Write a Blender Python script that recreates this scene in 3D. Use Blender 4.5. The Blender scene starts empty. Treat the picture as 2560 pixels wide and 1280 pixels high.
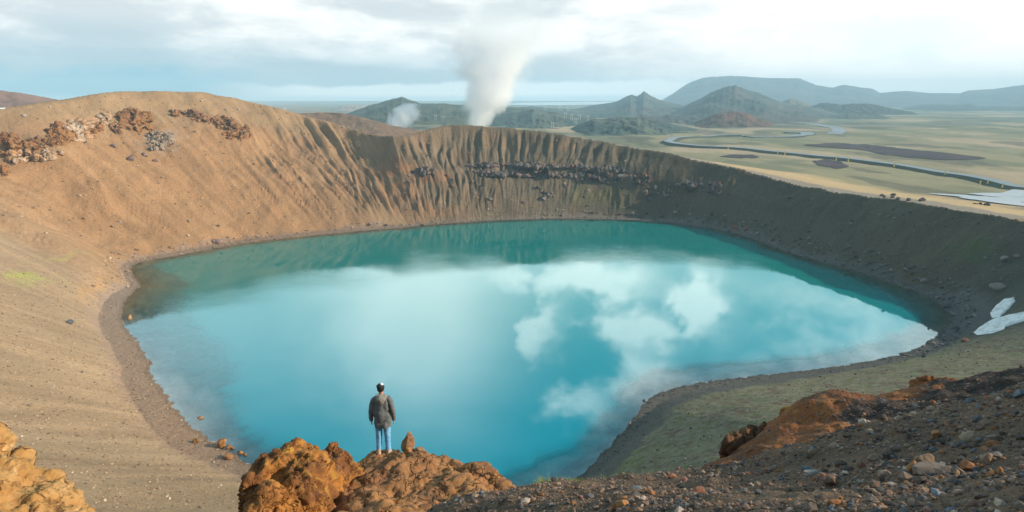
import bpy, bmesh, math, random
import numpy as np
from mathutils import Vector, Matrix

# ------------------------------------------------------------------ camera
S = bpy.context.scene
F = 1668.0                      # focal length in pixels of the 2560 wide photograph
PITCH = math.atan(394 / F)
CP, SP = math.cos(PITCH), math.sin(PITCH)
CAM = np.array([0.0, 0.0, 50.0])
cam_d = bpy.data.cameras.new("camera")
cam_d.sensor_width = 36.0
cam_d.lens = F / 2560 * 36
cam_d.clip_start = 0.1
cam_d.clip_end = 60000
cam = bpy.data.objects.new("camera", cam_d)
S.collection.objects.link(cam)
cam.location = CAM
cam.rotation_euler = (math.pi / 2 - PITCH, 0, 0)
S.camera = cam

# ------------------------------------------------------------------ node helper
class NT:
    def __init__(s, tree): s.t = tree; s.n = tree.nodes; s.l = tree.links
    def new(s, kind, **kw):
        n = s.n.new(kind)
        for k, v in kw.items(): setattr(n, k, v)
        return n
    def put(s, sock, v):
        if isinstance(v, E): s.l.new(v.s, sock)
        elif isinstance(v, bpy.types.NodeSocket): s.l.new(v, sock)
        else:
            if isinstance(v, (tuple, list)) and len(v) == 3 and sock.type == 'RGBA': v = (*v, 1)
            sock.default_value = v
    def m(s, op, *a, clamp=False):
        n = s.new('ShaderNodeMath', operation=op, use_clamp=clamp)
        for i, v in enumerate(a): s.put(n.inputs[i], v)
        return E(s, n.outputs[0])
    def noise(s, vec, scale=1.0, detail=4.0, rough=0.5, dist=0.0, out=0):
        n = s.new('ShaderNodeTexNoise')
        s.put(n.inputs['Vector'], vec)
        n.inputs['Scale'].default_value = scale; n.inputs['Detail'].default_value = detail
        n.inputs['Roughness'].default_value = rough; n.inputs['Distortion'].default_value = dist
        return E(s, n.outputs[out])
    def voro(s, vec, scale=1.0, feature='F1', out='Distance'):
        n = s.new('ShaderNodeTexVoronoi', feature=feature)
        s.put(n.inputs['Vector'], vec); n.inputs['Scale'].default_value = scale
        return E(s, n.outputs[out])
    def vec(s, x, y, z):
        n = s.new('ShaderNodeCombineXYZ')
        for i, v in enumerate((x, y, z)): s.put(n.inputs[i], v)
        return E(s, n.outputs[0])
    def sep(s, v):
        n = s.new('ShaderNodeSeparateXYZ'); s.put(n.inputs[0], v)
        return [E(s, o) for o in n.outputs]
    def vmul(s, v, w):
        n = s.new('ShaderNodeVectorMath', operation='MULTIPLY'); s.put(n.inputs[0], v); n.inputs[1].default_value = w
        return E(s, n.outputs[0])
    def mix(s, f, a, b, mode='MIX'):
        n = s.new('ShaderNodeMix', data_type='RGBA', blend_type=mode, clamp_factor=True)
        s.put(n.inputs[0], f); s.put(n.inputs[6], a); s.put(n.inputs[7], b)
        return E(s, n.outputs[2])
    def ss(s, x, a, b, lo=0.0, hi=1.0):
        n = s.new('ShaderNodeMapRange', interpolation_type='SMOOTHSTEP')
        s.put(n.inputs[0], x)
        if a > b: a, b, lo, hi = b, a, hi, lo
        for i, v in enumerate((a, b, lo, hi)): n.inputs[i + 1].default_value = v
        return E(s, n.outputs[0])
    def attr(s, name, out='Color'):
        n = s.new('ShaderNodeAttribute', attribute_name=name)
        return E(s, n.outputs[out])
    def geo(s, out='Position'):
        return E(s, s.new('ShaderNodeNewGeometry').outputs[out])
    def co(s, out='Object'):
        return E(s, s.new('ShaderNodeTexCoord').outputs[out])
class E:
    def __init__(s, t, sock): s.t = t; s.s = sock
    def __add__(s, o): return s.t.m('ADD', s, o)
    __radd__ = __add__
    def __mul__(s, o): return s.t.m('MULTIPLY', s, o)
    __rmul__ = __mul__
    def __sub__(s, o): return s.t.m('SUBTRACT', s, o)
    def __rsub__(s, o): return s.t.m('SUBTRACT', o, s)
    def __truediv__(s, o): return s.t.m('DIVIDE', s, o)

# ------------------------------------------------------------------ light
SUN_EL, SUN_AZ = 23.0, 98.0          # degrees; azimuth clockwise from the view direction (+Y)
S.view_settings.view_transform = 'Standard'
S.view_settings.look = 'None'
S.view_settings.exposure = 0.3
S.view_settings.gamma = 1.0
S.view_settings.use_curve_mapping = False
w = bpy.data.worlds.new("World"); S.world = w; w.use_nodes = True
N = NT(w.node_tree); N.n.clear()
sky = N.new('ShaderNodeTexSky', sky_type='NISHITA', sun_disc=False)
sky.sun_elevation = math.radians(SUN_EL); sky.sun_rotation = math.radians(SUN_AZ)
sky.air_density = 1.0; sky.dust_density = 1.0; sky.ozone_density = 2.0
d = N.co('Generated')
dx, dy, dz = N.sep(d)
az = N.m('ARCTAN2', dx, dy) * (180 / math.pi)
el = N.m('ARCSINE', dz) * (180 / math.pi)
def blob(a, e, sa, se, A=az, B=el):
    u = (A - a) / sa; v = (B - e) / se
    return N.m('EXPONENT', (u * u + v * v) * -1.0)
base = N.new('ShaderNodeVectorMath', operation='SCALE')
N.put(base.inputs[0], E(N, sky.outputs[0])); base.inputs['Scale'].default_value = 0.11
blue = N.mix(0.9, E(N, base.outputs[0]), N.mix(N.ss(el, 27, 16), (0.03, 0.50, 0.72), (0.45, 1.05, 1.25)))
# cloud textures
nb = N.noise(N.vmul(d, (3.0, 3.0, 12.0)), 1.3, 6, 0.55, 0.3)      # flat broad banks
nf = N.noise(N.vmul(d, (6.0, 6.0, 9.0)), 2.2, 7, 0.6, 0.2)      # puffs
wob = (nf - 0.5)
A2 = az + wob * 10.0; B2 = el + (N.noise(N.vmul(d, (5, 5, 8)), 3.1, 5, 0.55) - 0.5) * 7.0
# low deck of cloud, as seen in the photograph
lowb = 0.60 + nb * 0.42 + N.ss(az, -20, 25) * 0.12
nd = N.noise(N.vmul(d, (6.0, 6.0, 15.0)), 1.6, 7, 0.62, 0.4)
lowc = N.mix(N.ss(nb + (nd - 0.5) * 0.6, 0.66, 0.34), (0.92, 0.90, 0.87), (0.54, 0.58, 0.60))
lowc = N.mix(N.ss(az, 0, 30) * 0.75, lowc, (1.04, 1.0, 0.96))
B3 = el + (nb - 0.5) * 5.0 + N.ss(az, -38, -8) * 0.2
# grey blue underside on the left
under = N.ss(B3, 5.2, 2.4) * N.ss(az, 16, -14)
lowc = N.mix(under * 0.9, lowc, (0.33, 0.44, 0.51))
# blue gap low on the left
gap = N.ss(el + (nf - 0.5) * 3.0, 2.6, 1.2) * N.ss(az, -17, -27)
lowc = N.mix(gap, lowc, (0.10, 0.36, 0.50))
# bright strip above the horizon
strip = N.ss(el + (nf - 0.5) * 1.3 - N.ss(az, -14, -4) * 0.3, 1.25, 0.85) * N.ss(az, -26, -15) * N.ss(az, 22, 12)
lowc = N.mix(strip * 0.9, lowc, (1.05, 1.06, 1.04))
hor = N.ss(el + (nb - 0.5) * 0.6, 0.45, 0.0) * N.ss(az, 20, 8)
lowc = N.mix(hor * 0.75, lowc, (0.48, 0.68, 0.76))
# pale blue patch high on the right
pb = blob(28, 4.3, 5, 1.6, A2, B2)
lowc = N.mix(pb * 0.5, lowc, (0.66, 0.78, 0.83))
# higher sky (mirrored in the lake)
cf = blob(0, 14.6, 16, 2.2, A2, B2) * 0.75
cf = cf + blob(8.5, 15.7, 3.0, 2.2, A2, B2) * 0.9
cf = cf + blob(11, 19.2, 4.6, 1.4, A2, B2) * 1.3
cf = cf + blob(12, 23, 3.2, 1.9, A2, B2) * 0.85
cf = cf + blob(6.0, 26, 3.2, 2.0, A2, B2) * 0.9
cf = cf + blob(2.4, 19, 1.8, 3.0, A2, B2) * 0.9
cf = cf + blob(16.6, 17, 1.7, 1.8, A2, B2) * 1.3
cf = cf + blob(31, 19, 12, 8, A2, B2) * 0.55 + blob(20, 27, 9, 4, A2, B2) * 0.4
cf = cf + blob(-34, 24, 6.5, 8, A2, B2) * 0.95
cf = cf + blob(-27, 26, 6, 6, A2, B2) * 0.35
cf = cf + blob(-60, 30, 14, 12, A2, B2) * 0.6 + blob(70, 30, 16, 12, A2, B2) * 0.6
cf = N.m('MULTIPLY', cf, N.ss(nf, 0.30, 0.60, 0.55, 1.2), clamp=True)
cf = N.m('MULTIPLY', cf, N.ss(cf, 0.02, 0.75, 0.25, 1.0), clamp=True)
far = N.ss(N.m('ABSOLUTE', az), 50, 80)
As = az + wob * 3.0; Bs = el + (nb - 0.5) * 6.0
soft = blob(-8.5, 20.5, 8.0, 7.5, As, Bs) * 1.1 + blob(-27, 20, 11, 7, As, Bs) * 0.34 + blob(2, 14.5, 22, 2.5, As, Bs) * 0.35
cf = N.m('MAXIMUM', cf, N.m('MINIMUM', soft * N.ss(nf, 0.2, 0.6, 0.85, 1.05), 0.95))
hi_c = N.mix(cf, blue, (3.05, 2.95, 2.85))
zen = N.ss(el, 32, 60)
hi_c = N.mix(zen * 0.9, hi_c, (0.15, 0.22, 0.30))
hi_c = N.mix(far * 0.8, hi_c, N.mix(N.ss(nf, 0.42, 0.6), (0.15, 0.25, 0.35), (0.34, 0.37, 0.40)))
sc_ = N.new('ShaderNodeVectorMath', operation='SCALE'); N.put(sc_.inputs[0], lowc); sc_.inputs['Scale'].default_value = 1.13
lowc = E(N, sc_.outputs[0])
col = N.mix(N.ss(el, 8.5, 13.5), lowc, hi_c)
bg = N.new('ShaderNodeBackground'); N.put(bg.inputs[0], col); bg.inputs[1].default_value = 1.0
wo = N.new('ShaderNodeOutputWorld'); N.l.new(bg.outputs[0], wo.inputs[0])
w.cycles.sampling_method = 'MANUAL'; w.cycles.sample_map_resolution = 512

sd = bpy.data.lights.new("sun", 'SUN'); sd.energy = 5.0; sd.angle = math.radians(0.5); sd.color = (1.0, 0.86, 0.68)
sun = bpy.data.objects.new("sun", sd); S.collection.objects.link(sun)
_a, _e = math.radians(SUN_AZ), math.radians(SUN_EL)
SUNV = Vector((math.sin(_a) * math.cos(_e), math.cos(_a) * math.cos(_e), math.sin(_e)))
sun.rotation_euler = SUNV.to_track_quat('Z', 'Y').to_euler()
sun.location = (60, -20, 120)
S.cycles.volume_bounces = 28
S.cycles.max_bounces = 30
S.cycles.transparent_max_bounces = 12
S.cycles.use_denoising = True

# ------------------------------------------------------------------ pixel geometry and noise
def ray(px, py):
    u, v = px - 1280.0, py - 640.0
    fw = F * CP - v * SP; dn = F * SP + v * CP
    hd = np.hypot(fw, u)
    return u / hd, fw / hd, -dn / hd              # per metre of horizontal distance
def P(px, py, s):
    a, b, c = ray(px, py)
    return np.array([a * s, b * s, CAM[2] + c * s])
def PZ(px, py, z):
    a, b, c = ray(px, py)
    return P(px, py, (z - CAM[2]) / c)
_rng = np.random.RandomState(7)
_perm = np.concatenate([_rng.permutation(256)] * 3)
_g2 = np.stack([np.cos(np.arange(256) * 2 * np.pi / 256), np.sin(np.arange(256) * 2 * np.pi / 256)], 1)
_g3 = _rng.normal(size=(256, 3)); _g3 /= np.linalg.norm(_g3, axis=1)[:, None]
def n2(x, y, seed=0):
    x = np.asarray(x, float) + seed * 17.31; y = np.asarray(y, float) + seed * 9.73
    xi = np.floor(x).astype(np.int64); yi = np.floor(y).astype(np.int64)
    xf = x - xi; yf = y - yi
    u = xf * xf * xf * (xf * (xf * 6 - 15) + 10); v = yf * yf * yf * (yf * (yf * 6 - 15) + 10)
    def g(ix, iy, fx, fy):
        h = _perm[_perm[ix & 255] + (iy & 255)]
        return _g2[h, 0] * fx + _g2[h, 1] * fy
    a = g(xi, yi, xf, yf); b = g(xi + 1, yi, xf - 1, yf); c = g(xi, yi + 1, xf, yf - 1); e = g(xi + 1, yi + 1, xf - 1, yf - 1)
    return ((a + (b - a) * u) + ((c + (e - c) * u) - (a + (b - a) * u)) * v) * 1.5
def n3(p, seed=0):
    p = np.asarray(p, float) + seed * 13.7
    i = np.floor(p).astype(np.int64); f = p - i
    w_ = f * f * f * (f * (f * 6 - 15) + 10)
    r = 0
    for dx_ in (0, 1):
        for dy_ in (0, 1):
            for dz_ in (0, 1):
                h = _perm[_perm[_perm[(i[:, 0] + dx_) & 255] + ((i[:, 1] + dy_) & 255)] + ((i[:, 2] + dz_) & 255)]
                g = _g3[h]
                dot = g[:, 0] * (f[:, 0] - dx_) + g[:, 1] * (f[:, 1] - dy_) + g[:, 2] * (f[:, 2] - dz_)
                wx = w_[:, 0] if dx_ else 1 - w_[:, 0]; wy = w_[:, 1] if dy_ else 1 - w_[:, 1]; wz = w_[:, 2] if dz_ else 1 - w_[:, 2]
                r = r + dot * wx * wy * wz
    return r * 1.6
def fb2(x, y, o=4, seed=0, g=0.5):
    r = 0; a = 1.0; f = 1.0
    for k in range(o):
        r = r + a * n2(x * f, y * f, seed + k); a *= g; f *= 2.03
    return r
def fb3(p, o=4, seed=0, g=0.5):
    r = 0; a = 1.0; f = 1.0
    for k in range(o):
        r = r + a * n3(p * f, seed + k); a *= g; f *= 2.03
    return r
def sst(x, a, b):
    t = np.clip((x - a) / (b - a), 0, 1); return t * t * (3 - 2 * t)
def lerp(a, b, t): return a + (b - a) * t

# ------------------------------------------------------------------ object helpers
def tag(o, label=None, cat=None, group=None, kind=None):
    if label: o['label'] = label
    if cat: o['category'] = cat
    if group: o['group'] = group
    if kind: o['kind'] = kind
    return o
def mesh_np(name, V, Fc, mat, smooth=True, attrs=None, parent=None, tris=False):
    """V (n,3), Fc (m,k) -> linked object"""
    me = bpy.data.meshes.new(name)
    V = np.asarray(V, np.float32); Fc = np.asarray(Fc, np.int32)
    me.vertices.add(len(V)); me.vertices.foreach_set('co', V.ravel())
    k = Fc.shape[1]
    me.loops.add(Fc.size); me.loops.foreach_set('vertex_index', Fc.ravel())
    me.polygons.add(len(Fc)); me.polygons.foreach_set('loop_start', np.arange(0, Fc.size, k, dtype=np.int32))
    me.polygons.foreach_set('loop_total', np.full(len(Fc), k, np.int32))
    me.update(calc_edges=True)
    me.polygons.foreach_set('use_smooth', np.full(len(Fc), smooth, bool))
    for an, av in (attrs or {}).items():
        av = np.asarray(av, np.float32)
        if av.ndim == 1:
            a = me.attributes.new(an, 'FLOAT', 'POINT'); a.data.foreach_set('value', av)
        elif av.shape[1] == 3:
            a = me.attributes.new(an, 'FLOAT_VECTOR', 'POINT'); a.data.foreach_set('vector', av.ravel())
    if mat: me.materials.append(mat)
    me.validate()
    o = bpy.data.objects.new(name, me); S.collection.objects.link(o)
    if parent: o.parent = parent
    return o
def grid_faces(nr, nc):
    i = np.arange(nr - 1)[:, None] * nc + np.arange(nc - 1)[None, :]
    return np.stack([i, i + 1, i + nc + 1, i + nc], -1).reshape(-1, 4)
def ico(sub):
    bm = bmesh.new(); bmesh.ops.create_icosphere(bm, subdivisions=sub, radius=1)
    V = np.array([v.co[:] for v in bm.verts]); Fc = np.array([[v.index for v in f.verts] for f in bm.faces]); bm.free()
    return V, Fc
ICO = {k: ico(k) for k in (1, 2, 3, 4, 5)}

def principled(name, build, rough=0.9, spec=0.25):
    m = bpy.data.materials.new(name); m.use_nodes = True
    T = NT(m.node_tree); b = m.node_tree.nodes['Principled BSDF']
    b.inputs['Roughness'].default_value = rough; b.inputs['Specular IOR Level'].default_value = spec
    c, h = build(T)
    T.put(b.inputs['Base Color'], c)
    if h is not None:
        hs, st, ds = h
        bp = T.new('ShaderNodeBump'); bp.inputs['Strength'].default_value = st; bp.inputs['Distance'].default_value = ds
        T.put(bp.inputs['Height'], hs); T.l.new(bp.outputs[0], b.inputs['Normal'])
    return m
# ------------------------------------------------------------------ the crater, in real metres
CX, CY = 0.0, 180.0
def tpol(p): return (math.degrees(math.atan2(p[1] - CY, p[0] - CX)) % 360, math.hypot(p[0] - CX, p[1] - CY))
SHORE = [(1460,547),(1300,549),(1150,557),(1000,570),(850,583),(700,598),(600,610),(520,625),(440,640),(385,648),(330,662),
 (335,690),(355,712),(330,735),(312,760),(305,790),(318,822),(345,850),(358,875),(380,905),(375,930),(400,965),(430,1005),
 (460,1045),(500,1080),(545,1110),(585,1135),(640,1168),(750,1225),(900,1268),(1100,1278),(1300,1240),(1400,1212),
 (1450,1190),(1490,1150),(1540,1095),(1585,1045),(1605,1010),(1640,985),(1700,965),(1780,950),(1900,937),(2050,920),(2150,906),
 (2230,890),(2300,866),(2350,830),(2378,797),(2352,762),(2310,737),(2240,712),(2160,684),(2080,662),(2000,640),(1940,622),(1900,603),
 (1850,588),(1780,571),(1700,560),(1600,551)]
sh = sorted(tpol(PZ(x, y, 0)) for x, y in SHORE)
SH_T = np.array([s[0] for s in sh]); SH_R = np.array([s[1] for s in sh])
# rim: (px, py, distance) -> theta, r, z ; then the part of the rim outside the picture in world metres
RIM = [(-250,300,320),(0,276,312),(90,262,324),(170,250,336),(230,239,344),(290,231,352),(400,232,364),(490,233,370),(560,244,372),(650,263,372),
 (740,286,365),(850,316,352),(902,331,340),(950,345,326),(990,348,320),(1040,334,330),(1080,322,338),(1115,316,343),(1200,317,343),(1280,323,341),
 (1400,338,337),(1500,354,332),(1600,374,324),(1700,394,315),(1800,416,304),(1900,440,292),(2000,466,276),(2090,484,262),(2200,498,250),(2300,512,240),
 (2400,532,230),(2560,562,215),(2800,605,205)]
rm = []
for x, y, s_ in RIM:
    p = P(x, y, s_); t_, r_ = tpol(p); rm.append((t_, r_, p[2]))
for wx, wy, wz in [(150,95,30),(138,45,37),(95,8,43),(45,-4,47),(12,-3,48.3),(-6,-3,48.5),(-40,-8,50),(-90,5,53),(-140,45,55),(-172,95,54),(-192,150,52),(-205,190,50)]:
    t_, r_ = tpol((wx, wy)); rm.append((t_, r_, wz))
rm.sort()
RT = np.array([a[0] for a in rm]); RR = np.array([a[1] for a in rm]); RH = np.array([a[2] for a in rm])
def smooth_ring(T_, V_, sig):
    g = np.arange(0, 360, 0.25); v = np.interp(g, np.concatenate([[T_[-1] - 360], T_, [T_[0] + 360]]), np.concatenate([[V_[-1]], V_, [V_[0]]]))
    k = np.exp(-0.5 * (np.arange(-40, 41) * 0.25 / sig) ** 2); k /= k.sum()
    return np.convolve(np.concatenate([v[-40:], v, v[:40]]), k, 'valid')
_g = np.arange(0, 360, 0.25)
RR, RH = smooth_ring(RT, RR, 1.1), smooth_ring(RT, RH, 0.9); RT = _g
SH_R = smooth_ring(SH_T, SH_R, 0.4); SH_T = _g
EXP_T = [0, 20, 60, 90, 110, 135, 160, 175, 184, 192, 215, 240, 270, 300, 330, 345]
EXP_V = [1.05, 1.0, 1.0, 1.0, 1.0, 1.05, 1.0, 0.95, 0.86, 0.80, 0.95, 1.03, 1.06, 1.05, 1.0, 1.05]
def pint(th, T_, V_):
    return np.interp(th, np.concatenate([[T_[-1] - 360], T_, [T_[0] + 360]]), np.concatenate([[V_[-1]], V_, [V_[0]]]))
def pl_z(x, y):
    D = np.hypot(x, y)
    return 11 - 3 * sst(D, 600, 2500) + fb2(x / 160, y / 160, 3, 5) * 1.6 * sst(D, 250, 500)
def terr(x, y, full=False):
    x = np.asarray(x, float); y = np.asarray(y, float)
    th = np.degrees(np.arctan2(y - CY, x - CX)) % 360; r = np.hypot(x - CX, y - CY)
    a = np.radians(th); arc = a * 210.0
    rs = pint(th, SH_T, SH_R) + 0.5 * n2(arc / 4, r * 0, 3) + 0.35 * n2(arc / 1.5, r * 0, 4)
    rs0 = pint(th, SH_T, SH_R)
    rr = pint(th, RT, RR); hr = pint(th, RT, RH); p = pint(th, EXP_T, EXP_V)
    fine_rim = sst(np.abs(th - 270), 90, 60)            # keep the rim calm close to the camera
    rr = rr + (1 - fine_rim) * 1.0 * n2(arc / 9, 0 * r, 8)
    t = (r - rs) / (rr - rs); tc = np.clip(t, 0, 1)
    d_out = r - rs
    # inner wall with a beach at its foot
    beach = 0.05 * np.clip(d_out, 0, None)
    bw = 3.0 + 3.0 * sst(th, 95, 130) * sst(th, 175, 160) + 2.0 * sst(th, 180, 190) * sst(th, 250, 240)
    t2 = np.clip((r - rs0 - bw) / (rr - rs0 - bw), 0, 1)
    tt = (t2 - np.where(t2 > 0.94, (t2 - 0.94) ** 2 / 0.12, 0)) / 0.97
    zi = hr * tt ** p
    # broad flutes near the top of the far wall, finer rills lower down
    wob = 2.2 * n2(arc / 14, t * 2.4, 11) + 1.0 * n2(arc / 5, t * 5, 12)
    arc0 = arc; arc = arc + 7.0 * n2(arc / 31, 0 * arc, 13) + 2.5 * n2(arc / 11, 0 * arc, 14)
    fl = np.abs(n2((arc + wob) / 8.5, t * 0.8, 21)) + 0.45 * np.abs(n2((arc + wob) / 3.6, t * 1.2, 22))
    rl = np.abs(n2((arc + wob * 2.0) / 4.6, t * 2.4, 31)) + 0.85 * np.abs(n2((arc + wob * 2.4) / 2.1, t * 4.5, 32))
    arc = arc0
    wflu = sst(th, 62, 74) * sst(th, 132, 118)
    wrill = sst(th, 60, 70) * sst(th, 148, 122)
    wall = sst(tc, 0.0, 0.1) * sst(1 - tc, 0.0, 0.03)
    lo_ = 0.42 + 0.16 * sst(th, 92, 84)
    A_f = (4.2 + 1.6 * n2(arc / 23, 0 * arc, 27)) * wflu * sst(tc - lo_, 0.0, 0.30) * sst(1 - tc, 0.0, 0.14)
    A_r = (0.3 + 1.5 * sst(th, 90, 102)) * wrill * sst(tc, 0.06, 0.2) * sst(1 - tc, 0.2, 0.45)
    A_0 = 0.7 * sst(tc, 0.05, 0.3) * sst(1 - tc, 0.02, 0.3) * (1 - fine_rim * 0.6) * (1 - 0.85 * sst(th, 175, 190) * sst(th, 350, 330))
    zi = zi - A_f * (0.62 - fl) * 0.9 - A_r * (0.55 - rl) * 0.8 - A_0 * (0.4 - rl)
    # nose that runs down from the saddle
    q0 = P(990, 348, 320)[:2]; q1 = P(1150, 500, 292)[:2]; dv = q1 - q0; L2 = float(dv @ dv)
    s_ = np.clip(((x - q0[0]) * dv[0] + (y - q0[1]) * dv[1]) / L2, 0, 1)
    dist = np.hypot(x - q0[0] - s_ * dv[0], y - q0[1] - s_ * dv[1])
    zi = zi + 2.6 * np.exp(-(dist / 7.0) ** 2) * (1 - s_) ** 0.7 * sst(1 - tc, 0.0, 0.1)
    # gully that parts the near left slope from the big wall
    g = th - (187 - 8 * np.clip(tc * 1.6, 0, 1))
    zi = zi - 5.0 * np.exp(-(g / 3.2) ** 2) * sst(tc, 0.05, 0.35) * sst(1 - tc, 0, 0.2)
    zi = zi + (fb2(x / 26, y / 26, 3, 41) * 1.3 + fb2(x / 5, y / 5, 3, 43) * 0.28) * wall * (1 - 0.75 * fine_rim)
    # ledge below the rim on the far side
    led = sst(th, 28, 34) * sst(th, 90, 84)
    zi = zi + led * 1.6 * (sst(tc, 0.50, 0.54) - sst(tc, 0.54, 0.9))
    zin = np.minimum(beach, 0.6) * sst(d_out, 0, 0.5) + np.where(r - rs0 > bw, zi, 0)
    # under water: a shelf and then the drop
    shelf = 3.0 + 9.0 * sst(th, 165, 178) * sst(th, 245, 225) + 3.0 * sst(th, 262, 275) * sst(th, 350, 330) + 4 * sst(th, 335, 350) + 3 * sst(th, 20, 0) * (th < 20)
    dep = np.clip(rs - r, 0, None)
    zu = -(0.06 * dep + 0.30 * np.clip(dep - shelf + 1.5 * fb2(x / 7, y / 7, 3, 52), 0, None) ** 1.25) ; zu = np.maximum(zu, -14) - fb2(x / 3, y / 3, 3, 51) * 0.12 * sst(dep, 0.5, 3)
    # outside: flat rim walk, then down to the plain
    do = np.clip(r - rr, 0, None)
    zp = pl_z(x, y)
    ww = pint(th, [0, 40, 80, 100, 120, 150, 200, 270, 340], [60, 75, 60, 40, 70, 110, 120, 120, 80])
    fl_w = pint(th, [0, 30, 60, 78, 92, 104, 115, 150, 200, 270], [12, 10, 5, 4, 16, 4, 2, 2, 4, 8])
    k = np.exp(-(np.clip(do - fl_w, 0, None) / ww) ** 1.25)
    zo = zp + (hr - zp) * k - 0.012 * np.minimum(do, fl_w) + fb2(x / 30, y / 30, 3, 61) * 0.5 * sst(do, 2, 30) * (1 - fine_rim)
    z = np.where(r < rs, zu, np.where(t < 1, zin, zo))
    if full: return z, th, r, t, d_out, do, arc, bw
    return z
def hit(px, py, s0=6.0, s1=4000.0, n=1800):
    a, b, c = ray(px, py)
    s_ = np.geomspace(s0, s1, n)
    zz = terr(a * s_, b * s_); below = np.nonzero(zz >= CAM[2] + c * s_)[0]
    if len(below) == 0: return None
    i = below[0]
    lo, hi = s_[max(i - 1, 0)], s_[i]
    for _ in range(14):
        mid = (lo + hi) / 2
        if terr(np.array([a * mid]), np.array([b * mid]))[0] >= CAM[2] + c * mid: hi = mid
        else: lo = mid
    return P(px, py, hi)

def band(th, pts):     # pts: list of (theta, (r,g,b))
    T_ = [p[0] for p in pts]; C = np.array([p[1] for p in pts])
    return np.stack([pint(th, T_, C[:, i]) for i in range(3)], -1)
def mixc(c, d, f): return c * (1 - f[:, None]) + np.asarray(d) * f[:, None]
def wdist(x, y, pts):   # distance to a polyline
    dmin = np.full(x.shape, 1e9)
    for (x0, y0), (x1, y1) in zip(pts[:-1], pts[1:]):
        L = (x1 - x0) ** 2 + (y1 - y0) ** 2
        s_ = np.clip(((x - x0) * (x1 - x0) + (y - y0) * (y1 - y0)) / L, 0, 1)
        dmin = np.minimum(dmin, np.hypot(x - x0 - s_ * (x1 - x0), y - y0 - s_ * (y1 - y0)))
    return dmin
def ell(x, y, px, py, ax, ay, rough=0.35, seed=0, z=None):
    """soft mask of a patch on the ground seen around (px,py) with half sizes in photo pixels"""
    hp = [hit(px, py), hit(px - ax, py), hit(px + ax, py), hit(px, py - ay), hit(px, py + ay)]
    if any(h is None for h in hp): return np.zeros_like(x)
    c = hp[0][:2]; u = (hp[2][:2] - hp[1][:2]) / 2; v = (hp[3][:2] - hp[4][:2]) / 2
    M = np.linalg.inv(np.array([u, v]).T)
    q = M @ np.stack([x - c[0], y - c[1]])
    rr_ = np.hypot(q[0], q[1]) + rough * fb2(q[0] * 1.7, q[1] * 1.7, 4, seed)
    return sst(rr_, 1.25, 0.45)

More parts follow.
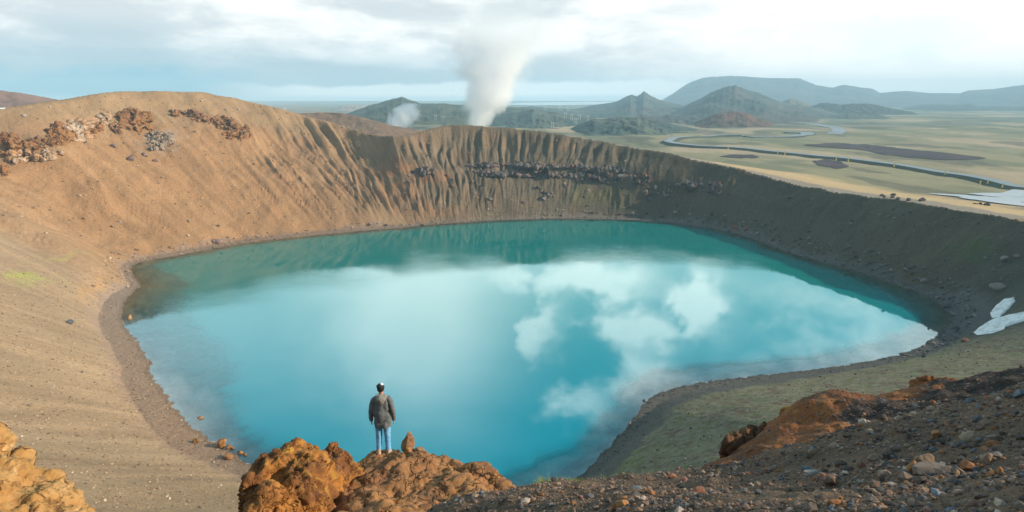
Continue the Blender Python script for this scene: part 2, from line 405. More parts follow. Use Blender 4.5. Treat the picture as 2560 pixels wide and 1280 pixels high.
def terr_color(x, y, z, th, r, t, d_out, do, arc, bw):
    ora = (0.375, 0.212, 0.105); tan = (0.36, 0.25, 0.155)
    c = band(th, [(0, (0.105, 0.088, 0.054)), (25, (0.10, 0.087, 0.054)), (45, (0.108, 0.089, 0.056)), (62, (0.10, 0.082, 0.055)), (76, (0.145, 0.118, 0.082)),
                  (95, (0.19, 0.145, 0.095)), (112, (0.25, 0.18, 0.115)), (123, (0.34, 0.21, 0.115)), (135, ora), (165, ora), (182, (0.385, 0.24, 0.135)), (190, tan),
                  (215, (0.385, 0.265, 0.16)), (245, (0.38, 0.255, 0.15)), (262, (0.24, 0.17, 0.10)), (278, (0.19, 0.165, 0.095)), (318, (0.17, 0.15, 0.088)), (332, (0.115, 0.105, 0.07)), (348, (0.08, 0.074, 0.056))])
    tc = np.clip(t, 0, 1)
    # upper left wall greyer above the rock bands
    f = sst(th, 112, 122) * sst(th, 176, 165) * sst(tc + 0.05 * fb2(arc / 25, tc * 3, 3, 71), 0.66, 0.80)
    c = mixc(c, (0.36, 0.235, 0.13), f * 0.85)
    # streaks down the slope
    st = fb2(arc / 6.0 + 1.5 * n2(arc / 20, tc * 3, 1), tc * 2.2, 4, 72)
    st2 = fb2(x / 22, y / 22, 4, 73)
    c = c * (1 + (0.16 - 0.1 * sst(th, 92, 84) * (tc < 0.6)) * st + 0.12 * st2)[:, None]
    reds = sst(fb2(arc / 12, tc * 4, 3, 74), 0.15, 0.6)
    c = mixc(c, (0.40, 0.16, 0.07), reds * 0.10 * sst(th, 60, 75) * sst(th, 180, 120) * (t < 1))
    for px, py, ax, ay, cc, k, sd_ in [(975, 425, 60, 28, (0.42, 0.18, 0.08), 0.5, 1), (1085, 440, 55, 16, (0.36, 0.15, 0.08), 0.45, 2), (1000, 480, 60, 40, (0.40, 0.19, 0.09), 0.5, 3),
              (1500, 490, 90, 30, (0.13, 0.13, 0.05), 0.6, 5), (1060, 530, 90, 22, (0.38, 0.20, 0.10), 0.6, 6), (1590, 440, 40, 14, (0.17, 0.07, 0.05), 0.6, 7), (1710, 490, 60, 14, (0.14, 0.08, 0.05), 0.5, 8),
              (55, 690, 45, 11, (0.36, 0.40, 0.07), 0.75, 9), (85, 700, 60, 16, (0.33, 0.33, 0.12), 0.5, 29), (175, 640, 70, 8, (0.36, 0.33, 0.12), 0.6, 10), (2430, 620, 60, 26, (0.07, 0.11, 0.03), 0.7, 11), (235, 725, 38, 28, (0.52, 0.29, 0.13), 0.6, 12),
              (100, 318, 120, 18, (0.46, 0.25, 0.14), 0.5, 13), (215, 310, 80, 20, (0.55, 0.30, 0.16), 0.6, 14), (400, 350, 60, 34, (0.40, 0.32, 0.25), 0.55, 15), (1850, 570, 20, 10, (0.3, 0.13, 0.06), 0.8, 18),
              (1790, 1010, 140, 50, (0.15, 0.145, 0.085), 0.5, 16), (1560, 1150, 60, 45, (0.15, 0.18, 0.055), 0.8, 17), (2200, 910, 180, 16, (0.17, 0.17, 0.08), 0.5, 19)]:
        c = mixc(c, cc, k * ell(x, y, px, py, ax, ay, 0.75, sd_) * (0.75 + 0.45 * fb2(x / 1.5, y / 1.5, 3, sd_ + 40)).clip(0, 1))
    # moss flecks on the near right slope
    ms = sst(fb2(x / 2.2, y / 2.2, 4, 75), 0.25, 0.6) * sst(th, 268, 276) * sst(th, 332, 320) * (t > 0.03) * (t < 1)
    c = mixc(c, (0.12, 0.13, 0.04), ms * 0.85)
    br = sst(fb2(x / 3.5, y / 6, 4, 76), 0.1, 0.5) * sst(th, 262, 270) * sst(th, 345, 320) * (t < 1)
    c = mixc(c, (0.14, 0.09, 0.06), br * 0.75)
    pl_ = sst(fb2(x / 0.9, y / 1.4, 4, 88), 0.0, 0.45) * sst(th, 262, 270) * sst(th, 345, 320) * (t < 1)
    c = mixc(c, (0.25, 0.24, 0.17), pl_ * 0.55)
    # beach, wet edge
    bc = band(th, [(0, (0.13, 0.125, 0.115)), (60, (0.17, 0.15, 0.13)), (100, (0.27, 0.20, 0.155)), (150, (0.30, 0.19, 0.13)), (185, (0.33, 0.24, 0.18)), (240, (0.36, 0.23, 0.15)), (265, (0.12, 0.11, 0.095)), (330, (0.085, 0.085, 0.082))])
    bwid = bw + 1.0 + 1.6 * fb2(arc / 7, tc * 0, 3, 77) + 4.0 * sst(th, 265, 272) * sst(th, 325, 300) + 4 * sst(th, 332, 338) * sst(th, 355, 350)
    f = sst(d_out, bwid + 1.2, bwid - 0.6)
    c = mixc(c, bc, f * 0.9)
    wet = sst(d_out, 1.3, 0.4); c = c * (1 - 0.25 * wet)[:, None]
    # lake bed
    bed = band(th, [(0, (0.16, 0.14, 0.07)), (90, (0.20, 0.17, 0.10)), (160, (0.42, 0.28, 0.12)), (193, (0.50, 0.28, 0.10)), (202, (0.55, 0.53, 0.50)), (240, (0.52, 0.52, 0.50)), (275, (0.52, 0.53, 0.52)), (325, (0.52, 0.54, 0.54)), (342, (0.15, 0.14, 0.07))])
    bed = bed * (1 + 0.45 * fb2(x / 4, y / 4, 4, 78))[:, None]
    c = np.where((d_out < 0)[:, None], bed, c)
    # outside the rim
    rw = pint(th, [0, 30, 60, 100, 150], [12, 11, 6, 10, 4])
    plain = mixc(np.tile((0.30, 0.265, 0.155), (len(x), 1)), (0.20, 0.20, 0.12), sst(fb2(x / 70, y / 150, 4, 81), -0.15, 0.35))
    plain = mixc(plain, (0.46, 0.345, 0.225), sst(fb2(x / 110, y / 190, 4, 82), 0.0, 0.4) * 0.85)
    D = np.hypot(x, y)
    plain = mixc(plain, (0.12, 0.15, 0.105), sst(D, 700, 1300) * 0.75 * sst(fb2(x / 300, y / 260, 3, 84), -0.35, 0.2))
    plain = mixc(plain, (0.10, 0.10, 0.08), sst(fb2(x / 60, y / 160, 5, 83), 0.32, 0.5) * 0.6)
    sand = np.array((0.56, 0.40, 0.22)); walk = np.array((0.33, 0.27, 0.215))
    o = mixc(plain, sand, sst(do + 7 * fb2(x / 18, y / 18, 3, 85), 52, 26))
    o = mixc(o, walk, sst(do + 1.5 * fb2(x / 6, y / 6, 3, 86), rw + 2, rw - 1))
    o = mixc(o, (0.33, 0.225, 0.13), sst(th, 84, 92) * sst(do, 60, 40))
    o = mixc(o, (0.32, 0.21, 0.12), sst(th, 104, 112))
    f = sst(do, -0.3, 0.8) * (t >= 0.99)
    return np.clip(mixc(c, np.clip(o, 0, 1), f) if False else c * (1 - f[:, None]) + o * f[:, None], 0.01, 0.9)

def terrain_mat(near):
    def build(T):
        col = T.attr('albedo'); stv = T.attr('flow', 'Vector'); pos = T.geo()
        st = T.noise(stv, 1.0, 6, 0.65)
        g = T.noise(pos, 1.4, 6, 0.72)
        g2 = T.noise(pos, 0.09, 5, 0.6)
        sp = T.voro(pos, 1.6)
        stk = T.attr('stk', 'Fac')
        col = T.mix(T.ss(st, 0.35, 0.68) * stk * 0.6, col, T.mix(1.0, col, (0.62, 0.58, 0.55), 'MULTIPLY'))
        col = T.mix(T.ss(g, 0.5, 0.7) * 0.45, col, T.mix(1.0, col, (1.5, 1.42, 1.36), 'MULTIPLY'))
        col = T.mix(T.ss(g, 0.45, 0.3) * 0.55, col, T.mix(1.0, col, (0.55, 0.52, 0.5), 'MULTIPLY'))
        col = T.mix(T.ss(g2, 0.4, 0.7) * 0.3, col, T.mix(1.0, col, (0.8, 0.78, 0.75), 'MULTIPLY'))
        col = T.mix(T.ss(sp, 0.16, 0.05) * T.ss(g, 0.5, 0.62), col, (0.45, 0.38, 0.32))
        h = st * stk * 0.7 + g * 0.35 + T.noise(pos, 0.5, 4, 0.6) * 0.5
        return col, (h, 0.9, 1.1)
    return principled('ground_material', build, 0.95, 0.1)
M_TERR = terrain_mat(True)

def terrain_sheet(name, az0, az1, nc, s0, s1, nr, drop=0.0):
    A_ = np.radians(np.concatenate([np.linspace(az0, -44, 60, endpoint=False), np.linspace(-44, 44, nc), np.linspace(44, az1, 61)[1:]]))
    R_ = np.geomspace(s0, s1, nr)
    aa, ss_ = np.meshgrid(A_, R_)
    x = (np.sin(aa) * ss_).ravel(); y = (np.cos(aa) * ss_).ravel()
    z, th, r, t, d_out, do, arc, bw = terr(x, y, True)
    V = np.stack([x, y, z - drop], 1)
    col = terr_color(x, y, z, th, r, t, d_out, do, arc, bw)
    flow = np.stack([arc / 1.6 + 0.8 * n2(arc / 9, r / 20, 91), r / 16.0, z * 0], 1)
    far = sst(do, 5, 30)
    flow = flow * (1 - far[:, None]) + np.stack([x / 4, y / 14, z * 0], 1) * far[:, None]
    stk = 0.04 + 0.18 * (th < 185) + (0.3 + 0.45 * sst(th, 84, 95)) * sst(th, 60, 75) * sst(th, 125, 112) + 0.2 * sst(th, 340, 350) + 0.1 * (th < 60)
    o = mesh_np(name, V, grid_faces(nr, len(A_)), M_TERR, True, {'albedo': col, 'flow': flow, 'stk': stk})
    return o
RES = 1.0
crater = terrain_sheet('crater_terrain', -85, 85, int(1000 * RES), 5, 560, int(1000 * RES))
tag(crater, 'steep bare crater walls around the turquoise lake, orange on the left and dark on the right', None, None, 'structure')
plain_o = terrain_sheet('plain_ground', -85, 85, 700, 555, 12000, 420, 0.05)
tag(plain_o, 'flat grassy plain beyond the crater', None, None, 'structure')

# ------------------------------------------------------------------ the lake
def water_material():
    m = bpy.data.materials.new('lake_water'); m.use_nodes = True
    T = NT(m.node_tree); T.n.clear()
    dep = T.attr('depth', 'Fac'); rip = T.attr('ripple', 'Fac'); pos = T.geo()
    opac = T.m('SUBTRACT', 1.0, T.m('EXPONENT', dep * -1.1), clamp=True)
    dif = T.new('ShaderNodeBsdfDiffuse')
    px_, py_, pz_ = T.sep(pos)
    near = T.ss(py_ + T.noise(pos, 0.012, 3, 0.5) * 60, 110, 230)
    base_c = T.mix(near, (0.0, 0.235, 0.315), (0.0, 0.20, 0.185))
    T.put(dif.inputs[0], base_c)
    tr = T.new('ShaderNodeBsdfTransparent'); tr.inputs[0].default_value = (0.93, 0.97, 0.95, 1)
    mx = T.new('ShaderNodeMixShader'); T.put(mx.inputs[0], opac); T.l.new(tr.outputs[0], mx.inputs[1]); T.l.new(dif.outputs[0], mx.inputs[2])
    gl = T.new('ShaderNodeBsdfGlossy'); gl.inputs['Roughness'].default_value = 0.02; gl.inputs['Color'].default_value = (0.83, 0.98, 1.0, 1)
    rn = T.noise(T.vmul(pos, (1.0, 1.0, 1.0)), 1.1, 3, 0.6)
    rn2 = T.noise(pos, 0.16, 2, 0.5)
    bp = T.new('ShaderNodeBump'); bp.inputs['Distance'].default_value = 0.28
    T.put(bp.inputs['Strength'], T.m('ADD', rip * 0.55, 0.010)); T.put(bp.inputs['Height'], rn * 0.6 + rn2 * 0.5)
    T.l.new(bp.outputs[0], gl.inputs['Normal'])
    fr = T.new('ShaderNodeFresnel'); fr.inputs['IOR'].default_value = 1.42
    T.l.new(bp.outputs[0], fr.inputs['Normal'])
    m2 = T.new('ShaderNodeMixShader'); T.l.new(fr.outputs[0], m2.inputs[0]); T.l.new(mx.outputs[0], m2.inputs[1]); T.l.new(gl.outputs[0], m2.inputs[2])
    out = T.new('ShaderNodeOutputMaterial'); T.l.new(m2.outputs[0], out.inputs[0])
    return m
nx = 330
gx, gy = np.meshgrid(np.linspace(-128, 118, nx), np.linspace(64, 296, nx))
wx, wy = gx.ravel(), gy.ravel()
wz, wth, wr, wt, wd, wdo, warc, wbw = terr(wx, wy, True)
# wind ripples: strong in the far half on the left and middle, calm elsewhere
rip = sst(wy + 16 * fb2(wx / 40, wy / 40, 3, 95), 195, 232) * (0.35 + 0.65 * sst(wx, 60, 0))
rip = np.maximum(rip, 0.5 * sst(np.hypot((wx - 45) / 55, (wy - 235) / 22), 1.2, 0.6))
rip = rip * 0.12 * (0.65 + 0.5 * fb2(wx / 12, wy / 25, 3, 96))
for px_, py_, ax_, ay_, k_ in [(1050, 632, 90, 42, 0.9), (1190, 640, 70, 26, 0.8), (1500, 612, 110, 30, 1.0), (1640, 625, 120, 30, 0.9), (1830, 640, 110, 26, 0.8), (800, 705, 200, 26, 0.8), (560, 745, 160, 30, 0.7)]:
    c_ = PZ(px_, py_, 0); u_ = (PZ(px_ + ax_, py_, 0) - c_)[:2]; v_ = (PZ(px_, py_ - ay_, 0) - c_)[:2]
    q_ = np.linalg.inv(np.array([u_, v_]).T) @ np.stack([wx - c_[0], wy - c_[1]])
    rip = np.maximum(rip, 0.6 * k_ * np.exp(-(q_[0] ** 2 + q_[1] ** 2) + 0.5 * fb2(wx / 14, wy / 18, 3, 97)))
rip = np.clip(rip, 0.0, 1.2)
Fq = grid_faces(nx, nx); keep = (wd[Fq].min(1) < 3.0)
Fq = Fq[keep]; used = np.unique(Fq); remap = -np.ones(len(wx), int); remap[used] = np.arange(len(used))
lake = mesh_np('lake_water', np.stack([wx, wy, wx * 0], 1)[used], remap[Fq], water_material(), True,
               {'depth': np.clip(-wz, 0, 20)[used], 'ripple': rip[used]})
tag(lake, 'milky turquoise lake in the crater mirroring the clouds', None, None, 'structure')
# ------------------------------------------------------------------ distant land
def hill_mat(name, c1, c2, c3, sc=1.0):
    def build(T):
        pos = T.geo()
        n1 = T.noise(T.vmul(pos, (1, 0.5, 2.0)), 0.006 * sc, 6, 0.6); n2_ = T.noise(T.vmul(pos, (1, 1, 0.6)), 0.03 * sc, 6, 0.65)
        c = T.mix(T.ss(n1, 0.42, 0.6), c1, c2); c = T.mix(T.ss(n2_, 0.5, 0.66), c, c3)
        return c, (n2_ * 0.8 + T.noise(pos, 0.1 * sc, 4, 0.6) * 0.15, 0.45, 9 / sc)
    return principled(name, build, 0.95, 0.05)
HILLS = {}
def hill(label, pts, D, front, back, mat, seed, rough=0.18, base=7.0, nc=260, ns=110, name='hill', crag=0.0, wave=0.05):
    xs = np.array([p[0] for p in pts], float); ys = np.array([p[1] for p in pts], float)
    px = np.linspace(xs[0], xs[-1], nc); py = np.interp(px, xs, ys)
    a, b, c = ray(px, py); az_ = np.arctan2(a, b)
    zc = CAM[2] + c * D
    edge = np.minimum(sst(np.arange(nc), 0, nc * 0.06), sst(np.arange(nc)[::-1], 0, nc * 0.06))
    hgt = np.clip(zc - base, 0, None) * (0.15 + 0.85 * edge)
    hgt = hgt * (1 + wave * fb2(px / 30, px * 0, 4, seed + 5)) + crag * np.abs(n2(px / 3.0, px * 0, seed + 9)) * edge
    k = np.linspace(-1, 1, ns)
    s_ = np.where(k < 0, D + k * front, D + k * back)
    SS, HH = np.meshgrid(s_, hgt, indexing='ij'); KK = np.repeat(k[:, None], nc, 1); AZ = np.repeat(az_[None, :], ns, 0)
    X = np.sin(AZ) * SS; Y = np.cos(AZ) * SS
    sc = max(hgt.max(), 10) * 1.6
    rn = fb2(X / sc, Y / sc, 5, seed, 0.55)
    gl = np.abs(n2((X + 0.4 * rn * sc) / (sc * 0.45), Y / (sc * 1.6), seed + 3))
    kk = np.abs(KK + 0.12 * rn * (1 - np.abs(KK)))
    shape = np.clip(1 - kk ** 1.15, 0, 1); shape = shape ** 1.25
    Z = base - 3 + (HH + 3) * shape * (1 - rough * gl * (1 - shape) * 2 + rough * 0.7 * rn * (1 - shape))
    o = mesh_np(name, np.stack([X.ravel(), Y.ravel(), Z.ravel()], 1), grid_faces(ns, nc), mat, True)
    tag(o, label, None, None, 'structure')
    HILLS[seed] = (X, Y, Z)
    return o
G1 = (0.06, 0.095, 0.085); G2 = (0.11, 0.13, 0.10); G3 = (0.04, 0.055, 0.07)
m_green = hill_mat('green_hill', G1, G2, G3, 2.5)
m_mid = hill_mat('mid_mountain', (0.065, 0.095, 0.085), (0.105, 0.105, 0.095), (0.04, 0.052, 0.065), 1.5)
m_red = hill_mat('red_hill', (0.10, 0.085, 0.06), (0.15, 0.08, 0.06), (0.07, 0.065, 0.055), 2.5)
m_far = hill_mat('far_mountain', (0.05, 0.065, 0.075), (0.07, 0.075, 0.08), (0.04, 0.05, 0.06), 0.6)
m_pale = hill_mat('pale_hill', (0.42, 0.33, 0.28), (0.30, 0.22, 0.18), (0.5, 0.45, 0.4), 2.0)
m_brown = hill_mat('brown_hill', (0.215, 0.145, 0.10), (0.185, 0.125, 0.09), (0.15, 0.10, 0.075), 5.0)
m_mauve = hill_mat('mauve_hill', (0.235, 0.15, 0.12), (0.20, 0.125, 0.10), (0.17, 0.11, 0.09), 3.0)
m_lava = hill_mat('dark_lava', (0.035, 0.05, 0.04), (0.06, 0.075, 0.05), (0.025, 0.03, 0.03), 3.0)
hill('huge blue mountain range fading into haze at the right', [(1600,262),(1640,258),(1680,235),(1720,208),(1760,194),(1830,188),(1900,194),(1960,196),(2000,196),(2040,212),(2080,219),(2110,211),(2150,219),(2180,222),(2200,232),(2250,228),(2270,227),(2320,232),(2400,233),(2420,226),(2480,222),(2560,212),(2680,206),(2760,230)],
     4800, 1200, 1000, m_far, 101, 0.12, name='mountain', nc=500, wave=0.01)
hill('broad green and grey mountain in front of the blue one', [(1560,300),(1650,287),(1700,272),(1740,251),(1780,231),(1810,218),(1840,215),(1870,225),(1900,234),(1930,246),(1960,258),(2000,262),(2040,270),(2100,286),(2160,300),(2230,306)],
     2000, 1050, 700, m_mid, 102, 0.35, name='mountain')
hill('small pointed ochre peak beside the green mountain', [(1925,270),(1950,258),(1975,245),(1990,248),(2010,256),(2040,268),(2070,276)], 2500, 350, 300, hill_mat('ochre_hill', (0.2, 0.15, 0.10), (0.12, 0.11, 0.07), (0.06, 0.06, 0.05), 3), 103, 0.35, nc=90, ns=70, name='hill')
hill('twin peaked green hill on the horizon', [(1380,285),(1430,274),(1480,263),(1540,255),(1562,242),(1578,235),(1592,241),(1610,229),(1626,240),(1650,249),(1700,262),(1770,282)], 2400, 1150, 600, m_mid, 104, 0.3, name='hill')
hill('low green ridge before the far lake', [(1225,285),(1260,272),(1330,266),(1380,270),(1440,274),(1540,277),(1640,281),(1760,290),(1800,300)], 2000, 500, 400, m_green, 105, 0.3, name='hill')
hill('wide rolling green ridge left of the mountain', [(1190,305),(1260,290),(1330,284),(1420,286),(1500,283),(1570,280),(1640,284),(1720,292),(1800,305)], 1650, 450, 300, m_green, 116, 0.4, name='hill')
hill('long dark green spur at the foot of the mountain', [(1500,318),(1560,300),(1620,292),(1680,286),(1740,290),(1800,300),(1860,312),(1900,325)], 1300, 420, 250, m_mid, 117, 0.4, name='hill')
hill('rolling green hill behind the crater rim', [(1140,335),(1180,312),(1230,292),(1290,281),(1335,272),(1380,280),(1450,291),(1530,302),(1600,318)], 1200, 460, 300, m_green, 106, 0.4, name='hill')
hill('green slope with a pale crest near the road', [(1370,352),(1410,330),(1445,312),(1480,298),(1540,294),(1595,291),(1640,300),(1700,315),(1780,331),(1830,338)], 900, 270, 200, m_green, 107, 0.4, name='hill')
hill('rounded reddish brown hill above the road bend', [(1600,345),(1660,335),(1700,322),(1740,305),(1780,288),(1810,280),(1835,278),(1870,283),(1920,301),(1955,322),(1985,336)], 1120, 230, 200, m_red, 108, 0.3, name='hill')
hill('low dark lava hills on the plain', [(1960,285),(2020,268),(2060,257),(2110,262),(2160,259),(2190,262),(2230,272),(2300,283)], 2200, 300, 300, m_lava, 109, 0.4, name='hill', crag=4)
hill('flat dark lava field at the far right', [(2240,272),(2290,264),(2330,260),(2400,262),(2425,258),(2450,266),(2560,266),(2680,268)], 3300, 600, 500, m_lava, 110, 0.3, name='hill', crag=3)
hill('green slopes at the foot of the mountain', [(1980,300),(2040,292),(2120,284),(2200,288),(2260,300)], 1650, 250, 250, m_green, 111, 0.3, name='hill')
hill('dark blue hill with a pointed top behind the small steam puff', [(790,312),(830,300),(880,280),(920,264),(950,256),(980,247),(1005,242),(1030,250),(1050,258),(1080,260),(1110,259),(1160,262),(1210,268),(1260,266),(1330,272),(1380,282)],
     1650, 850, 500, hill_mat('blue_hill', (0.055, 0.075, 0.05), (0.09, 0.10, 0.06), (0.04, 0.045, 0.04), 2), 112, 0.35, name='hill')
hill('pale pinkish hill beyond the brown slope', [(815,290),(835,272),(855,264),(880,262),(915,263),(945,272),(975,290)], 2600, 300, 300, m_pale, 113, 0.4, nc=90, ns=60, name='hill')
hill('smooth grey brown hill behind the saddle of the rim', [(640,300),(700,287),(745,283),(800,281),(850,282),(885,288),(930,300),(980,313),(1030,322),(1075,332)], 500, 120, 110, m_brown, 114, 0.02, base=14, wave=0.0, name='hill')
hill('mauve brown hill behind the rim at the far left', [(-260,200),(-120,208),(0,225),(60,233),(120,244),(170,254),(230,268),(290,285)], 720, 260, 150, m_mauve, 115, 0.02, base=14, wave=0.0, name='hill')

def drape(px, py, fn, s0=6, s1=3000):
    return hit(px, py, s0, s1)
# far lake on the horizon
def flat_poly(name, pix, z, mat, label, cat=None, kind='structure', dz=0.0):
    V = [PZ(x, y, z) for x, y in pix]; V = np.array(V); V[:, 2] = z + dz
    bm = bmesh.new(); vs = [bm.verts.new(v) for v in V]; f = bm.faces.new(vs); bmesh.ops.triangulate(bm, faces=[f])
    bmesh.ops.recalc_face_normals(bm, faces=bm.faces)
    me = bpy.data.meshes.new(name); bm.to_mesh(me); bm.free(); me.materials.append(mat)
    o = bpy.data.objects.new(name, me); S.collection.objects.link(o); tag(o, label, cat, None, kind); return o
m_fw = principled('far_water', lambda T: ((0.35, 0.45, 0.5), None), 0.15, 0.5)
flat_poly('far_lake', [(1255,262),(1330,263.5),(1440,262.5),(1560,260),(1575,255),(1480,254.2),(1400,255.5),(1300,256.5)], 11.5, m_fw, 'pale strip of lake shining near the horizon')

# ------------------------------------------------------------------ road, car park and path
m_road = principled('asphalt_road', lambda T: (T.mix(T.noise(T.geo(), 0.4, 4, 0.6), (0.15, 0.165, 0.175), (0.21, 0.225, 0.235)), None), 0.55, 0.5)
m_bank = principled('road_bank', lambda T: (T.mix(T.noise(T.geo(), 0.3, 4, 0.6), (0.045, 0.055, 0.045), (0.09, 0.10, 0.06)), None), 0.95, 0.1)
m_park = principled('car_park', lambda T: (T.mix(T.noise(T.vmul(T.geo(), (1, 0.4, 1)), 0.12, 5, 0.6), (0.34, 0.37, 0.40), (0.45, 0.47, 0.49)), None), 0.6, 0.4)
def smooth_path(pts, n=160):
    P_ = np.array(pts, float); seg = np.r_[0, np.cumsum(np.linalg.norm(np.diff(P_, axis=0), axis=1))]
    u = np.linspace(0, seg[-1], n); Q = np.stack([np.interp(u, seg, P_[:, i]) for i in range(2)], 1)
    for _ in range(max(4, n // 26)):
        Q[1:-1] = (Q[:-2] + 2 * Q[1:-1] + Q[2:]) / 4
    return Q
def ribbon(name, Q, half, lift, mat, label, kind='structure', bank=None):
    t_ = np.gradient(Q, axis=0); t_ /= np.linalg.norm(t_, axis=1)[:, None]; nrm = np.stack([-t_[:, 1], t_[:, 0]], 1)
    half = np.broadcast_to(half, len(Q))[:, None]
    offs = [-1, -0.5, 0, 0.5, 1]
    if bank is None:
        rows = [np.c_[Q + nrm * half * o_, terr(*(Q + nrm * half * o_).T) + lift] for o_ in offs]
        V = np.stack(rows, 1).reshape(-1, 3); o = mesh_np(name, V, grid_faces(len(Q), 5), mat, True)
    else:                                   # raised road: crown and banks
        zc = terr(*Q.T)
        for _ in range(30): zc[1:-1] = (zc[:-2] + 2 * zc[1:-1] + zc[2:]) / 4
        zc = zc + lift
        rows = [np.c_[Q + nrm * half * o_, zc] for o_ in offs]
        V = np.stack(rows, 1).reshape(-1, 3); o = mesh_np(name, V, grid_faces(len(Q), 5), mat, True)
        for sgn in (-1, 1):
            a = np.c_[Q + nrm * half * sgn, zc - 0.01]; b = Q + nrm * (half + 2.6 * lift) * sgn; b = np.c_[b, terr(*b.T) - 0.3]
            bo = mesh_np('embankment', np.stack([a, b], 1).reshape(-1, 3), grid_faces(len(Q), 2), m_bank, True)
            tag(bo, 'dark grassy bank beside the raised road', None, None, 'structure')
    tag(o, label, None, None, kind); return o
road_px = [(2700,470),(2600,474),(2553,477),(2530,471),(2480,458),(2400,443),(2300,427),(2200,412),(2100,399),(2000,389),(1900,379),(1800,371),(1730,367),(1690,363),(1668,357),(1680,350),(1720,345),(1790,341),(1850,340)]
rq = [hit(x, y)[:2] for x, y in road_px]
Q = smooth_path(rq, 260)
D = np.hypot(Q[:, 0], Q[:, 1])
ribbon('road', Q, 2.0 + D * 0.0030, 1.6, m_road, 'grey road winding across the plain', bank=True)
rq2 = [hit(x, y)[:2] for x, y in [(1870,343),(1930,343),(1990,341),(2020,337),(2015,333),(1960,331)]]
ribbon('road', smooth_path(rq2, 80), 7.0, 0.9, m_road, 'far stretch of road below the red hill', bank=True)
rq3 = [hit(x, y)[:2] for x, y in [(2085,336),(2100,328),(2092,320),(2060,315),(2035,310)]]
ribbon('road', smooth_path(rq3, 80), 8.0, 0.5, m_road, 'short bend of track on the far plain')
# car park: a draped sheet
def draped_poly(name, pix, lift, mat, label, kind='structure', n=60, fn=None, thick=None):
    W = np.array([(hit(x, y) if fn is None else fn(x, y))[:2] for x, y in pix]); c = W.mean(0)
    W2 = smooth_path(np.vstack([W, W[:1]]), n)[:-1]
    rings = []
    for k in (1.0, 0.82, 0.6, 0.35, 0.12):
        q = c + (W2 - c) * k; rings.append(np.c_[q, terr(*q.T) + (lift if k < 1 or thick is None else thick)])
    V = np.concatenate(rings + [np.array([[c[0], c[1], terr(np.array([c[0]]), np.array([c[1]]))[0] + lift]])]); m_ = len(W2)
    tri = []
    for r_ in range(4):
        for i in range(m_):
            j = (i + 1) % m_; a, b, e, f = r_ * m_ + i, r_ * m_ + j, (r_ + 1) * m_ + j, (r_ + 1) * m_ + i
            tri += [(a, b, e), (a, e, f)]
    for i in range(m_): tri.append((4 * m_ + i, 4 * m_ + (i + 1) % m_, 5 * m_))
    o = mesh_np(name, V, np.array(tri), mat, True)
    if kind: tag(o, label, None, None, kind)
    return o
ribbon('car_park', smooth_path([hit(x, y)[:2] for x, y in [(2700,512),(2620,511),(2550,509),(2490,502),(2440,495),(2380,490),(2325,486)]], 90), np.linspace(27, 1.2, 90), 0.35, m_park, 'pale grey gravel car park beyond the crater rim')
ribbon('road', smooth_path([hit(x, y)[:2] for x, y in [(2570,479),(2548,487),(2510,490),(2450,491)]], 60), 5.0, 0.5, m_park, 'pale slip road joining the car park')
# dark lava patch on the plain
m_dark = principled('dark_gravel', lambda T: (T.mix(T.ss(T.noise(T.geo(), 0.06, 6, 0.65), 0.4, 0.62), (0.095, 0.065, 0.07), (0.05, 0.055, 0.06)), None), 0.95, 0.05)
def rough_poly(pts, amp, seed):
    r_ = random.Random(seed); out = []
    for (a, b), (c, d_) in zip(pts, pts[1:] + pts[:1]):
        for k in range(5):
            t_ = k / 5; out.append((a + (c - a) * t_ + r_.uniform(-amp, amp) * 4, b + (d_ - b) * t_ + r_.uniform(-amp, amp)))
    return out
draped_poly('lava_patch', rough_poly([(2012,362),(2080,358),(2180,363),(2280,375),(2400,387),(2470,396),(2440,400),(2340,400),(2250,392),(2180,382),(2160,375),(2080,370),(2030,364)], 1.3, 1), 0.3, m_dark, 'long purple brown patch of bare lava gravel on the plain', n=240)
draped_poly('lava_patch', rough_poly([(2030,404),(2060,399),(2100,404),(2125,418),(2090,422),(2050,414)], 1.2, 2), 0.35, m_dark, 'dark stony mound below the road', n=120)
draped_poly('lava_patch', rough_poly([(1800,392),(1830,387),(1880,388),(1900,394),(1850,397)], 1.0, 3), 0.3, m_dark, 'small dark mound beside the sandy rim', n=90)

# roadside marker posts, a few pixels high
m_yel = principled('yellow_paint', lambda T: ((0.75, 0.55, 0.12), None), 0.6)
m_blk = principled('dark_rubber', lambda T: ((0.03, 0.03, 0.03), None), 0.7)
def box_part(name, x, y, z, mat, parent, off=(0, 0, 0)):
    bm = bmesh.new(); bmesh.ops.create_cube(bm, size=1); bmesh.ops.scale(bm, vec=(x, y, z), verts=bm.verts); bmesh.ops.translate(bm, vec=off, verts=bm.verts)
    bmesh.ops.bevel(bm, geom=bm.edges[:], offset=min(x, y, z) * 0.15, segments=1, affect='EDGES')
    me = bpy.data.meshes.new(name); bm.to_mesh(me); bm.free(); me.materials.append(mat)
    o = bpy.data.objects.new(name, me); S.collection.objects.link(o); o.parent = parent; return o
def empty(name, loc):
    e = bpy.data.objects.new(name, None); e.empty_display_size = 0.2; S.collection.objects.link(e); e.location = loc; return e
mk = [(2362,441),(2505,472),(2450,462),(2235,419),(2120,406),(2090,402),(1962,388),(1944,386),(1820,376),(2468,463)]
mk_l = ['yellow marker post on the near edge of the road, third from the car park bend', 'tall yellow marker post where the road curves to the car park', 'yellow marker post on the straight just before the bend', 'yellow marker post halfway along the straight road', 'yellow marker post above the dark mound', 'yellow marker post just beyond the dark mound',
        'right one of two close yellow marker posts on the far straight', 'left one of two close yellow marker posts on the far straight', 'farthest yellow marker post near the hairpin bend', 'yellow marker post nearest the bend on the outer side']
proto = None
